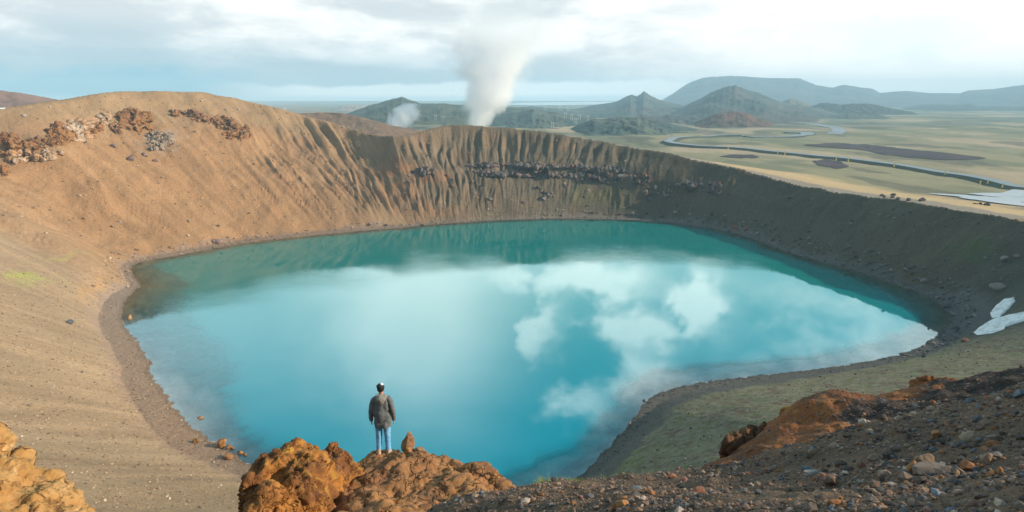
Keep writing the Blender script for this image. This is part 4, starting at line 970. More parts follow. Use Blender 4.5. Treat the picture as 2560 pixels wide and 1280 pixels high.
# individual stones of the foreground, the ones that stand out in the photograph: px, py, width px, height px, colour, label
SC = {'grey': (0.20, 0.155, 0.125), 'brown': (0.18, 0.115, 0.08), 'orange': (0.34, 0.16, 0.065), 'tan': (0.29, 0.20, 0.13), 'blue': (0.12, 0.13, 0.14), 'pale': (0.29, 0.245, 0.215), 'rust': (0.28, 0.12, 0.07), 'pink': (0.34, 0.22, 0.17)}
def simple_rock(nm, c):
    d_ = tuple(v * 0.6 for v in c)
    def build(T):
        p = T.co('Object'); n = T.noise(p, 9, 5, 0.65); m_ = T.noise(p, 40, 4, 0.7)
        return T.mix(T.ss(n, 0.42, 0.62), c, d_), (n * 0.7 + m_ * 0.3, 0.8, 0.02)
    return principled(nm, build, 0.9, 0.2)
M_ST = {k: simple_rock(k + '_stone', v) for k, v in SC.items()}
STN = [(2075,1198,44,34,'brown','rounded brown stone sitting on the gravel slope, largest of its surroundings'), (2056,1192,24,26,'rust','rusty stone touching the left side of the large brown one'), (2312,1149,44,38,'tan','largest angular stone of the gravel slope, leaning on a flat slab'), (2280,1172,34,30,'orange','orange brown stone just left of the largest angular one'),
       (2325,1172,84,22,'grey','long flat grey slab under the largest angular stone'), (2425,1092,50,26,'tan','long mossy tan boulder near the crest of the slope at the right'), (2340,1085,26,18,'orange','bright orange stone on the grassy crest'), (2237,1120,20,16,'grey','small grey stone standing alone below the crest'), (2028,1128,22,18,'tan','pale stone on the left end of the crest'),
       (2030,1182,46,16,'pale','flat pale slab half buried left of the rounded brown stone'), (2465,1145,26,22,'tan','tan stone halfway up the right side of the slope'), (2480,1098,24,18,'grey','grey stone right of the long mossy boulder'), (2270,1185,30,12,'blue','low bluish stone in front of the orange brown one'),
       (2365,1176,26,16,'pink','pinkish stone on the right end of the grey slab'), (2498,1178,18,20,'orange','orange stone with a dark shadow at the right of the slope'), (2395,1232,24,18,'pink','pink stone low on the right of the slope'), (2178,1247,26,22,'grey','pitted grey stone near the bottom edge'), (2100,1246,14,14,'orange','small orange cube of rock near the bottom edge'),
       (1555,1258,44,30,'orange','blocky orange rock near the bottom edge in the middle'), (1538,1268,20,18,'rust','rust chip at the foot of the blocky orange rock'), (1745,1225,42,22,'rust','flat topped rust rock at the end of the earthen ledge'), (1432,1256,14,14,'orange','small upright orange stone at the left end of the slope'), (1377,1262,18,12,'blue','bluish stone at the left end of the slope'),
       (1895,1230,20,16,'blue','dark blue grey stone under the earthen ledge'), (1860,1226,16,14,'pale','whitish stone under the earthen ledge'), (1975,1276,28,16,'pink','pinkish stone cut by the bottom edge'), (1680,1190,26,10,'rust','flat rust stone on the crest left of centre'), (1620,1196,22,14,'brown','dark brown stone on the crest left of centre'), (1795,1178,14,14,'tan','tan stone on the crest above the earthen ledge'), (1782,1174,10,10,'brown','small brown stone beside the tan crest stone'),
       (2500,1250,30,18,'brown','brown stone near the bottom right corner'), (2550,1265,24,22,'grey','grey stone cut by the right edge at the bottom'), (2440,1172,20,14,'blue','blue grey stone right of the pinkish one'), (2330,1124,20,14,'blue','bluish flat stone above the largest angular stone'), (2390,1180,16,14,'tan','tan pebble by the end of the grey slab'), (2230,1210,24,10,'pale','thin pale slab in the middle of the slope')]
for i, (px, py, w_, h_, cc, lb) in enumerate(STN):
    p = on(fg, px, py + h_ * 0.35)
    if p is None: p = P(px, py, 5.5); p[2] = fg(np.array([p[0]]), np.array([p[1]]))[0]
    k = math.hypot(p[0], p[1]) * 1.12 / F
    o = rock_obj('stone', p, (w_ * k * 0.86, w_ * k * 0.75, h_ * k * 1.05), 300 + i, M_ST[cc], 4, 0.22, 18, r0.uniform(-0.5, 0.5), 0.22)
    tag(o, lb, 'stone', 'stones on the foreground slope')
# earthen ledge
o = fuse('earth_ledge', [B(1790,1212,4.5,0.10,0.08,0.12), B(1850,1205,4.6,0.13,0.08,0.13), B(1905,1196,4.75,0.1,0.08,0.12), B(1750,1218,4.4,0.08,0.07,0.1)], 0.012, rock_mat('ledge_earth', (0.16, 0.105, 0.08), (0.20, 0.13, 0.10), (0.10, 0.07, 0.05), 8, 0.6, 0.03), 77, 0.015, 6, 0.01, 0.004)
tag(o, 'long flat ledge of bare earth overhanging the gravel slope', 'ledge')
# grass
M_GR = principled('dry_grass', lambda T: (T.mix(T.noise(T.geo(), 6, 2, 0.5), (0.33, 0.34, 0.10), (0.22, 0.27, 0.08)), None), 0.8, 0.1)
def grass(lst, label, seed):
    r_ = np.random.RandomState(seed); V, Fc = [], []
    for px0, px1, n_, hh in lst:
        for _ in range(n_):
            px = r_.uniform(px0, px1); yr = np.interp(px, [p[0] for p in ridge], [p[1] for p in ridge]); sr = np.interp(px, [p[0] for p in ridge], [p[2] for p in ridge])
            a, b, c = ray(px, yr); s_ = sr + r_.normal(-0.05, 0.13); x, y = a * s_, b * s_; z = float(fg(np.array([x]), np.array([y]))[0]) - 0.005
            for _b in range(7):
                ang = r_.uniform(0, 6.28); h = hh * r_.uniform(0.4, 1.2); le = r_.uniform(0.1, 0.7); w_ = 0.0022; bx, by = x + r_.normal(0, .012), y + r_.normal(0, .012)
                dx_, dy_ = math.cos(ang), math.sin(ang); i = len(V)
                for q_ in (0, 0.5, 1):
                    ox = le * h * q_ * q_; ww_ = w_ * (1 - 0.85 * q_)
                    V.append((bx + dx_ * ox - dy_ * ww_, by + dy_ * ox + dx_ * ww_, z + h * q_)); V.append((bx + dx_ * ox + dy_ * ww_, by + dy_ * ox - dx_ * ww_, z + h * q_))
                Fc += [(i, i + 1, i + 3, i + 2), (i + 2, i + 3, i + 5, i + 4)]
    o = mesh_np('grass', V, np.array(Fc), M_GR, True); tag(o, label, None, None, 'stuff')
grass([(1338,1400,60,0.055), (1400,1450,50,0.045), (1450,1520,40,0.035), (1345,1420,26,0.085), (1520,1560,8,0.03), (1630,1640,1,0.13), (1620,1628,1,0.1)], 'thin yellow green grass along the edge of the gravel slope', 9)
grass([(2290,2420,120,0.03), (2400,2560,130,0.025)], 'short grass on the crest at the right', 10)

# --- rubble on the far and near crater slopes
def scatter(pxr, pyr, n_, size, seed, cols, label, maxd=500, cond=None):
    r_ = np.random.RandomState(seed); px = r_.uniform(*pxr, n_ * 2); py = r_.uniform(*pyr, n_ * 2)
    a, b, c = ray(px, py); s_ = np.full(len(px), 20.0); done = np.zeros(len(px), bool)
    for _ in range(300):
        z = terr(a * s_, b * s_); hitm = z >= CAM[2] + c * s_; done |= hitm; s_ = np.where(done, s_, s_ * 1.010)
    x, y = a * s_, b * s_; z, th, r, t, d_out, do, arc, bw = terr(x, y, True)
    ok = done & (d_out > 0.3) & (t < 1.0) & (s_ < maxd)
    if cond is not None: ok &= cond(x, y, th, t, d_out, px, py)
    x, y, z, s_ = x[ok][:n_], y[ok][:n_], z[ok][:n_], s_[ok][:n_]; n = len(x)
    szs = np.clip(size * np.exp(r_.normal(0, 0.5, n)), size * .35, size * 3.2) * (0.5 + s_ / 300)
    rubble('rubble', np.stack([x, y, z], 1), szs, np.array(cols)[r_.randint(0, len(cols), n)] * r_.uniform(0.7, 1.2, (n, 1)), label, 1, seed)
TANS = [(0.42, 0.30, 0.19), (0.50, 0.38, 0.27), (0.30, 0.20, 0.13), (0.36, 0.25, 0.16), (0.22, 0.16, 0.11)]
DKS = [(0.10, 0.095, 0.09), (0.17, 0.155, 0.14), (0.24, 0.21, 0.19), (0.07, 0.07, 0.065)]
scatter((0, 620), (680, 1275), 5200, 0.20, 21, TANS, 'small loose stones strewn over the near left slope')
scatter((1480, 2560), (850, 1180), 2600, 0.20, 22, DKS + [(0.16, 0.11, 0.08)], 'small loose stones strewn over the green slope')
scatter((230, 1500), (535, 720), 1500, 0.42, 23, TANS + [(0.3, 0.2, 0.17)], 'stones along the far left shore', cond=lambda x, y, th, t, d, px, py: d < 9)
scatter((1450, 2440), (535, 900), 2600, 0.55, 24, DKS, 'grey stones along the far right shore', cond=lambda x, y, th, t, d, px, py: d < 8)
scatter((1480, 2400), (850, 1200), 2600, 0.22, 25, DKS, 'grey stones along the near right shore', cond=lambda x, y, th, t, d, px, py: d < 6)
scatter((0, 1600), (240, 600), 1300, 0.36, 26, TANS + [(0.5, 0.42, 0.36)], 'scattered stones on the big far wall')
scatter((1450, 2560), (420, 720), 500, 0.36, 27, DKS + [(0.3, 0.27, 0.24)], 'scattered stones on the dark right wall')

# --- boulders standing in or beside the lake
for i, (px, py, w_, h_, m_, lb) in enumerate([(557,1108,20,20,M_OR,'biggest orange boulder standing in the shallows at the lower left shore'), (573,1118,12,9,M_BR,'small boulder just right of the biggest one in the shallows'), (583,1121,8,6,M_BR,'smaller boulder at the right end of three in the shallows'), (490,1102,12,9,M_OR,'orange stone on the beach left of the biggest shore boulder'),
        (573,1140,22,11,M_BR,'flat brown boulder at the water edge below the biggest one'), (600,1131,12,8,M_BR,'brown stone in the water near the outcrop'), (613,1136,8,7,M_BR,'dark stone in the water closest to the outcrop'), (502,1045,14,6,M_TAN,'flat tan stone alone in the pale shallows'), (325,795,8,10,M_TAN,'small upright tan stone in the brown shallows'),
        (1574,1060,7,5,M_ST['rust'],'reddish stone at the water edge of the right bay'), (1610,1000,7,6,M_ST['grey'],'dark stone poking from the water near the right bay'), (175,805,14,8,M_ST['blue'],'lone dark stone on the near left slope'), (2495,720,26,11,M_ST['pale'],'big pale boulder above the snow patches'), (2410,851,14,7,M_ST['rust'],'reddish boulder on the slope below the snow'),
        (2513,647,16,8,M_ST['pale'],'pale boulder high on the right wall'), (2542,640,12,7,M_ST['pink'],'pink boulder at the right edge of the dark wall')]):
    p = hit(px, py + h_ * 0.4)
    if p is None or p[2] < -0.3: p = PZ(px, py + h_ * 0.4, 0.0); p[2] = -0.1
    k = math.hypot(p[0], p[1]) * 1.08 / F
    o = rock_obj('boulder', p, (w_ * k, w_ * k * 0.9, h_ * k * 1.25), 400 + i, m_, 3, 0.3, 8, 0.3, 0.2); tag(o, lb, 'boulder', 'boulders around the lake')

# --- crags of the left wall
M_CR1 = rock_mat('crag_orange', (0.37, 0.18, 0.07), (0.29, 0.14, 0.06), (0.42, 0.27, 0.15), 0.16, 0.9, 0.22, None, (0.26, 0.12, 0.06))
M_CR2 = rock_mat('crag_pale', (0.56, 0.42, 0.30), (0.48, 0.27, 0.13), (0.62, 0.53, 0.45), 0.16, 0.9, 0.22, None, (0.36, 0.19, 0.09))
M_CR3 = rock_mat('crag_dark', (0.27, 0.15, 0.085), (0.34, 0.18, 0.09), (0.17, 0.11, 0.08), 0.16, 0.9, 0.22, None, (0.44, 0.22, 0.10))
M_CR4 = rock_mat('crag_grey', (0.38, 0.30, 0.23), (0.33, 0.24, 0.17), (0.26, 0.20, 0.16), 0.2, 0.9, 0.2)
def crag(name, px, py, w_, h_, mat, seed, label, proud=0.5, group='craggy outcrops along the left crater wall', cat='rock outcrop', flute=1.0):
    """a crag grown out of the wall: lumps along the slope, pushed out of it"""
    r_ = random.Random(seed); bl = []
    c0 = hit(px, py); k = math.hypot(c0[0], c0[1]) * 1.02 / F
    for _ in range(max(6, int(w_ * h_ / 60))):
        a_ = r_.uniform(-1, 1); b_ = r_.uniform(-1, 1)
        if a_ * a_ + b_ * b_ > 1.05: continue
        p = hit(px + a_ * w_ * 0.5, py + b_ * h_ * 0.5)
        if p is None: continue
        e = 1 - 0.5 * (a_ * a_ + b_ * b_); rx = r_.uniform(5, 12) * k * 0.95; rz = r_.uniform(8, 18) * k * 1.0 * proud * 1.8 * e
        bl.append((p + np.array([0, 0, -0.2 * rz]), (rx, rx * 1.0, rz)))
    bl.append((c0, (w_ * k * 0.22, w_ * k * 0.2, h_ * k * 0.30 * proud * 1.5)))
    vox = max(0.32, min(w_, h_) * k / 26)
    o = fuse(name, bl, vox, mat, seed, 0.8, 0.20, 0.6, 0.2, 0, [(4.0, 1.7), (1.5, 0.45)])
    return tag(o, label, cat, group)
for a in [(340,302,66,46,M_CR1,'biggest rust orange crag below the highest part of the rim'), (303,300,22,32,M_CR1,'narrow orange crag immediately left of the biggest one'), (262,304,20,34,M_CR2,'pale pointed crag left of the two rust orange ones'), (284,324,20,22,M_CR3,'small dark crag below the pale pointed one'), (236,322,22,30,M_CR1,'orange crag between the pale bulging one and the pointed one'),
          (200,328,56,48,M_CR2,'bulging whitish crag with a dark left side'), (150,340,42,42,M_CR1,'fluted orange crag left of the bulging whitish one'), (118,352,26,18,M_CR3,'low dark crag in the row of outcrops'), (75,366,66,30,M_CR1,'long ragged orange crag in the left row'), (122,388,42,22,M_CR2,'tan overhanging crag below the long ragged one'),
          (62,392,56,20,M_CR2,'low tan crag at the bottom of the left row'), (12,360,34,44,M_CR1,'ragged orange crag at the left edge of the photo'), (490,290,34,18,M_CR3,'dark brown crag, first of the right hand chain'), (530,297,40,20,M_CR3,'dark craggy link in the middle of the right hand chain'), (565,310,40,30,M_CR3,'large dark crag casting a shadow in the right hand chain'),
          (588,332,34,26,M_CR1,'orange lower end of the right hand chain of crags'), (445,286,20,12,M_CR3,'small brown crag above the grey rubble fan'), (395,352,52,40,M_CR4,'grey fan of broken rock under the rust crag'), (606,330,18,22,M_CR3,'last small crag of the right hand chain'), (8,428,14,16,M_CR1,'small orange crag at the left edge lower down')]:
    crag('crag', a[0], a[1], a[2] * 1.25, a[3] * 1.05, a[4], int(a[0] * 3 + a[1]), a[5], 0.22 if a[4] is M_CR4 else 0.42)
# --- broken rock band of the far wall: continuous ledges, then blocks
M_CR5 = rock_mat('ledge_grey', (0.13, 0.115, 0.105), (0.20, 0.165, 0.145), (0.27, 0.235, 0.21), 0.3, 0.9, 0.3, None, (0.075, 0.068, 0.065))
M_B = [rock_mat('block_grey', (0.25, 0.22, 0.20), (0.17, 0.15, 0.14), (0.34, 0.30, 0.27), 0.35, 0.8, 0.3), rock_mat('block_pink', (0.33, 0.23, 0.20), (0.24, 0.16, 0.14), (0.14, 0.11, 0.10), 0.35, 0.8, 0.3), rock_mat('block_black', (0.09, 0.08, 0.08), (0.13, 0.115, 0.11), (0.20, 0.17, 0.15), 0.35, 0.8, 0.3), rock_mat('block_rust', (0.30, 0.13, 0.06), (0.22, 0.11, 0.07), (0.35, 0.26, 0.2), 0.35, 0.8, 0.3)]
protos = []
for k in range(10):
    q, Fc = rock_verts(3, 500 + k, 0.35, 8); me = mesh_np('tmp', q * 0.5, Fc, M_B[[0, 1, 2, 0, 1, 2, 3, 0, 1, 2][k]], True); protos.append(me.data); bpy.data.objects.remove(me)
rB = random.Random(77)
def block(name, px, py, w_, h_, label, group, cat='rock', var=None, sink=0.0):
    p = hit(px, py)
    if p is None: return
    k = math.hypot(p[0], p[1]) * 1.03 / F
    o = bpy.data.objects.new(name, protos[var if var is not None else rB.randrange(10)]); S.collection.objects.link(o)
    o.location = (p[0], p[1], p[2] + h_ * k * (0.15 - sink)); o.scale = (w_ * k * 1.2, w_ * k * 1.3, h_ * k * 1.4); o.rotation_euler = (rB.uniform(-.3, .3), rB.uniform(-.3, .3), rB.uniform(0, 6.28))
    tag(o, label, cat, group)
L1 = 'block in the upper row of the broken rock band on the far wall'; L2 = 'block in the lower row of the broken rock band on the far wall'
for px, py, w_, h_, lb in [(1215,414,90,9,'left end of the upper rock ledge across the far wall'),(1330,417,130,10,'middle stretch of the upper rock ledge across the far wall'),(1490,424,140,11,'right stretch of the upper rock ledge across the far wall'),(1240,437,110,12,'left stretch of the lower rock ledge on the far wall'),(1370,436,110,11,'middle stretch of the lower rock ledge on the far wall'),(1500,442,120,13,'right stretch of the lower rock ledge on the far wall'),
                           (1725,462,70,12,'dark broken ledge in the shade of the right wall'),(1063,431,54,10,'short rock ledge on the red patch of the far wall'),(1600,458,36,20,'rusty outcrop right of the long ledges'),(1782,476,26,24,'rust tinged outcrop at the right end of the broken ledges')]:
    crag('rock_ledge', px, py, w_, h_, M_CR5, int(px + py), lb, 0.30, 'rock ledges on the far wall', 'rock ledge')
x = 1170
while x < 1566:
    block('ledge_block', x, 414 + (x - 1170) * 0.018 + rB.uniform(-2.5, 2.5) + (8 if x > 1480 else 0), rB.uniform(7, 14), rB.uniform(6, 12), L1, 'upper row of blocks on the far wall'); x += rB.uniform(6, 11)
x = 1185
while x < 1585:
    block('ledge_block', x, 434 + (x - 1185) * 0.022 + rB.uniform(-4, 4), rB.uniform(7, 17), rB.uniform(7, 14), L2, 'lower row of blocks on the far wall'); x += rB.uniform(8, 17)
for _ in range(16): block('ledge_block', rB.uniform(1036, 1090), rB.choice((426, 434)) + rB.uniform(-2, 2), rB.uniform(5, 8), rB.uniform(5, 8), 'block in the short rock band on the red patch of the far wall', 'blocks on the red patch')
for cx_, cy_, n_, sx, sy in [(1600, 452, 14, 26, 14), (1640, 480, 10, 30, 10), (1725, 462, 20, 34, 7), (1785, 472, 14, 20, 18), (1370, 492, 10, 16, 9), (1670, 485, 8, 14, 8), (1500, 455, 12, 60, 8)]:
    for _ in range(n_): block('wall_boulder', cx_ + rB.uniform(-sx, sx), cy_ + rB.uniform(-sy, sy), rB.uniform(4, 10), rB.uniform(4, 9), 'boulder in the loose clusters below and right of the far rock band', 'boulders in clusters on the far wall', 'boulder')
for _ in range(12): block('wall_boulder', 1850 - 26 + rB.uniform(0, 44), 578 - rB.uniform(0, 22), rB.uniform(4, 8), rB.uniform(3, 6), 'rusty stone in the orange rockfall at the far right shore', 'stones of the orange rockfall', 'boulder', 6)
for px, py, w_ in [(1226, 499, 10), (1308, 507, 8), (1132, 449, 8), (1118, 440, 9), (1130, 466, 9), (1346, 470, 10), (1414, 467, 8), (1202, 466, 6), (1180, 455, 7), (1460, 493, 6), (1022, 440, 9), (1621, 498, 9)]:
    block('wall_boulder', px, py, w_, w_ * 0.9, 'single grey boulder lying alone on the far wall', 'lone boulders on the far wall', 'boulder')
for px, py, w_, lb in [(328, 397, 14, 'brown boulder on the orange slope, left of three'), (364, 389, 11, 'brown boulder on the orange slope, highest of three'), (390, 402, 9, 'brown boulder on the orange slope, right of three'), (284, 366, 10, 'small boulder on the orange slope under the dark crag'), (545, 606, 14, 'pale boulder on the beach of the far left shore'), (536, 604, 9, 'small boulder beside the pale one on the far left beach'), (925, 561, 9, 'grey boulder on the narrow far beach')]:
    block('wall_boulder', px, py, w_, w_ * 0.8, lb, 'boulders on the orange slope', 'boulder', 4)
# dark boulders by the footpath on the right rim
for i, (px, py, w_, h_, lb) in enumerate([(2204,489,7,6,'dark boulder at the left end of the row beside the rim path'), (2211,493,6,7,'dark boulder second from the left beside the rim path'), (2230,494,7,6,'dark boulder third from the left in the front row'), (2233,488,9,6,'dark boulder lying alone behind the row'), (2244,498,8,7,'square dark boulder in the middle of the row'),
        (2272,501,9,8,'largest dark boulder of the row beside the rim path'), (2301,502,6,7,'narrow dark boulder near the right end of the row'), (2308,501,10,8,'wide dark boulder at the right end of the row'), (2438,509,8,3,'low dark rock at the edge of the car park, left of three'), (2452,510,6,5,'small pointed dark rock at the edge of the car park'), (2465,512,12,6,'widest dark rock at the edge of the car park')]):
    block('boulder', px, py + 1, w_, h_, lb, 'dark boulders along the rim path', 'boulder', 2, -0.1)

# --- snow
M_SNOW = principled('old_snow', lambda T: (T.mix(T.ss(T.noise(T.vmul(T.geo(), (1, 1, 3)), 0.5, 6, 0.7, 0.6), 0.47, 0.66) * 0.75, (0.82, 0.81, 0.78), (0.40, 0.38, 0.34)), (T.noise(T.geo(), 1.5, 5, 0.6), 0.6, 0.4)), 0.6, 0.3)
for pts, lb, sd_ in [([(2535,741),(2539,752),(2525,770),(2512,783),(2498,794),(2478,795),(2474,783),(2490,762),(2510,748)], 'upper small patch of old snow on the right slope', 1), ([(2600,770),(2560,778),(2520,788),(2475,800),(2445,818),(2430,832),(2440,839),(2480,834),(2510,824),(2512,818),(2545,808),(2600,790)], 'lower long patch of old snow reaching the right edge of the photo', 2)]:
    o = draped_poly('snow_patch', rough_poly(pts, 0.35, sd_), 0.35, M_SNOW, '', None, n=200, thick=-0.1); tag(o, lb, 'snow patch')
X, Y, Z = HILLS[115]
sp = []
for px, py in [(-60, 268), (0, 269), (60, 269.5), (78, 270.5), (60, 272.5), (0, 273), (-60, 273)]:
    a, b, c = ray(px, py); A_ = np.arctan2(X[0], Y[0]); j = np.argmin(np.abs(A_ - math.atan2(a, b))); D_ = np.hypot(X[:, j], Y[:, j]); ok = np.nonzero(Z[:, j] >= CAM[2] + c * D_)[0]
    s_ = D_[ok[0]] if len(ok) else 520.0; sp.append(P(px, py, s_ - 6))
bm = bmesh.new(); f = bm.faces.new([bm.verts.new(v) for v in sp]); r_ = bmesh.ops.extrude_face_region(bm, geom=[f]); bmesh.ops.translate(bm, vec=(0, 8, -1.5), verts=[v for v in r_['geom'] if isinstance(v, bmesh.types.BMVert)])
bmesh.ops.triangulate(bm, faces=bm.faces); bmesh.ops.recalc_face_normals(bm, faces=bm.faces)
me = bpy.data.meshes.new('snow_patch'); bm.to_mesh(me); bm.free(); me.materials.append(M_SNOW); o = bpy.data.objects.new('snow_patch', me); S.collection.objects.link(o)
tag(o, 'thin white strip of snow at the foot of the mauve hill, far left', 'snow patch')
# ------------------------------------------------------------------ the person
def tube(name, path, mat, parent, nseg=20, fold=0.0, seed=1, cap=True, sq=1.0, ff=(6, 9)):
    """path: list of (x, y, z, rx, ry); a lofted sleeve/leg with cloth folds"""
    Pp = np.array(path, float); k = np.linspace(0, len(Pp) - 1, (len(Pp) - 1) * 5 + 1); Q = np.stack([np.interp(k, np.arange(len(Pp)), Pp[:, i]) for i in range(5)], 1)
    for _ in range(3): Q[1:-1] = (Q[:-2] + 2 * Q[1:-1] + Q[2:]) / 4
    t_ = np.linspace(0, 2 * np.pi, nseg, endpoint=False); V = []
    for i, q in enumerate(Q):
        cc, s_ = np.cos(t_), np.sin(t_); ex = sq
        X = np.sign(cc) * np.abs(cc) ** ex * q[3]; Y = np.sign(s_) * np.abs(s_) ** ex * q[4]
        V.append(np.stack([q[0] + X, q[1] + Y, np.full(nseg, q[2])], 1))
    V = np.vstack(V); cen_ = np.repeat(Q[:, :2], nseg, 0); dr = V[:, :2] - cen_; L = np.linalg.norm(dr, axis=1)[:, None] + 1e-9
    f = fold * (np.abs(n3(np.c_[V[:, 0] * ff[0], V[:, 1] * ff[0], V[:, 2] * ff[1]], seed)) * 2 - 0.7 + 0.5 * n3(V * (14, 14, 16), seed + 4))
    V[:, :2] += dr / L * f[:, None]
    n = len(Q); Fq_ = [(r * nseg + i, r * nseg + (i + 1) % nseg, (r + 1) * nseg + (i + 1) % nseg, (r + 1) * nseg + i) for r in range(n - 1) for i in range(nseg)]
    me = bpy.data.meshes.new(name); caps = [tuple(reversed(range(nseg))), tuple(range((n - 1) * nseg, n * nseg))] if cap else []
    me.from_pydata([tuple(v) for v in V], [], Fq_ + caps); me.update()
    bm = bmesh.new(); bm.from_mesh(me); bmesh.ops.recalc_face_normals(bm, faces=bm.faces); bm.to_mesh(me); bm.free()
    for p in me.polygons: p.use_smooth = len(p.vertices) == 4
    me.materials.append(mat); o = bpy.data.objects.new(name, me); S.collection.objects.link(o); o.parent = parent; return o
def joined(name, objs):
    bm = bmesh.new()
    for o in objs: bm.from_mesh(o.data)
    mats = list(objs[0].data.materials); par = objs[0].parent
    me = bpy.data.meshes.new(name); bm.to_mesh(me); bm.free()
    for m_ in mats: me.materials.append(m_)
    for o in objs: bpy.data.objects.remove(o)
    o = bpy.data.objects.new(name, me); S.collection.objects.link(o); o.parent = par; return o
def cloth(nm, c, c2, sc=14):
    return principled(nm, lambda T: (T.mix(T.ss(T.noise(T.co('Object'), sc, 4, 0.6), 0.35, 0.7), c, c2), (T.noise(T.co('Object'), 60, 3, 0.6), 0.3, 0.01)), 0.9, 0.15)
M_SKIN = principled('skin', lambda T: ((0.50, 0.28, 0.20), None), 0.6, 0.3)
M_JACK = cloth('jacket_cloth', (0.118, 0.130, 0.136), (0.158, 0.170, 0.174)); M_HOOD = cloth('hood_cloth', (0.24, 0.23, 0.21), (0.29, 0.275, 0.25))
M_JEAN = cloth('denim', (0.13, 0.36, 0.62), (0.24, 0.50, 0.78), 10); M_BOOT = cloth('tan_leather', (0.52, 0.34, 0.22), (0.60, 0.42, 0.29))
M_HAIR = principled('dark_hair', lambda T: ((0.018, 0.013, 0.012), None), 0.5, 0.4); M_CAP = cloth('cap_dark', (0.03, 0.028, 0.035), (0.05, 0.045, 0.05)); M_CAPW = cloth('cap_white', (0.75, 0.75, 0.80), (0.6, 0.6, 0.66))

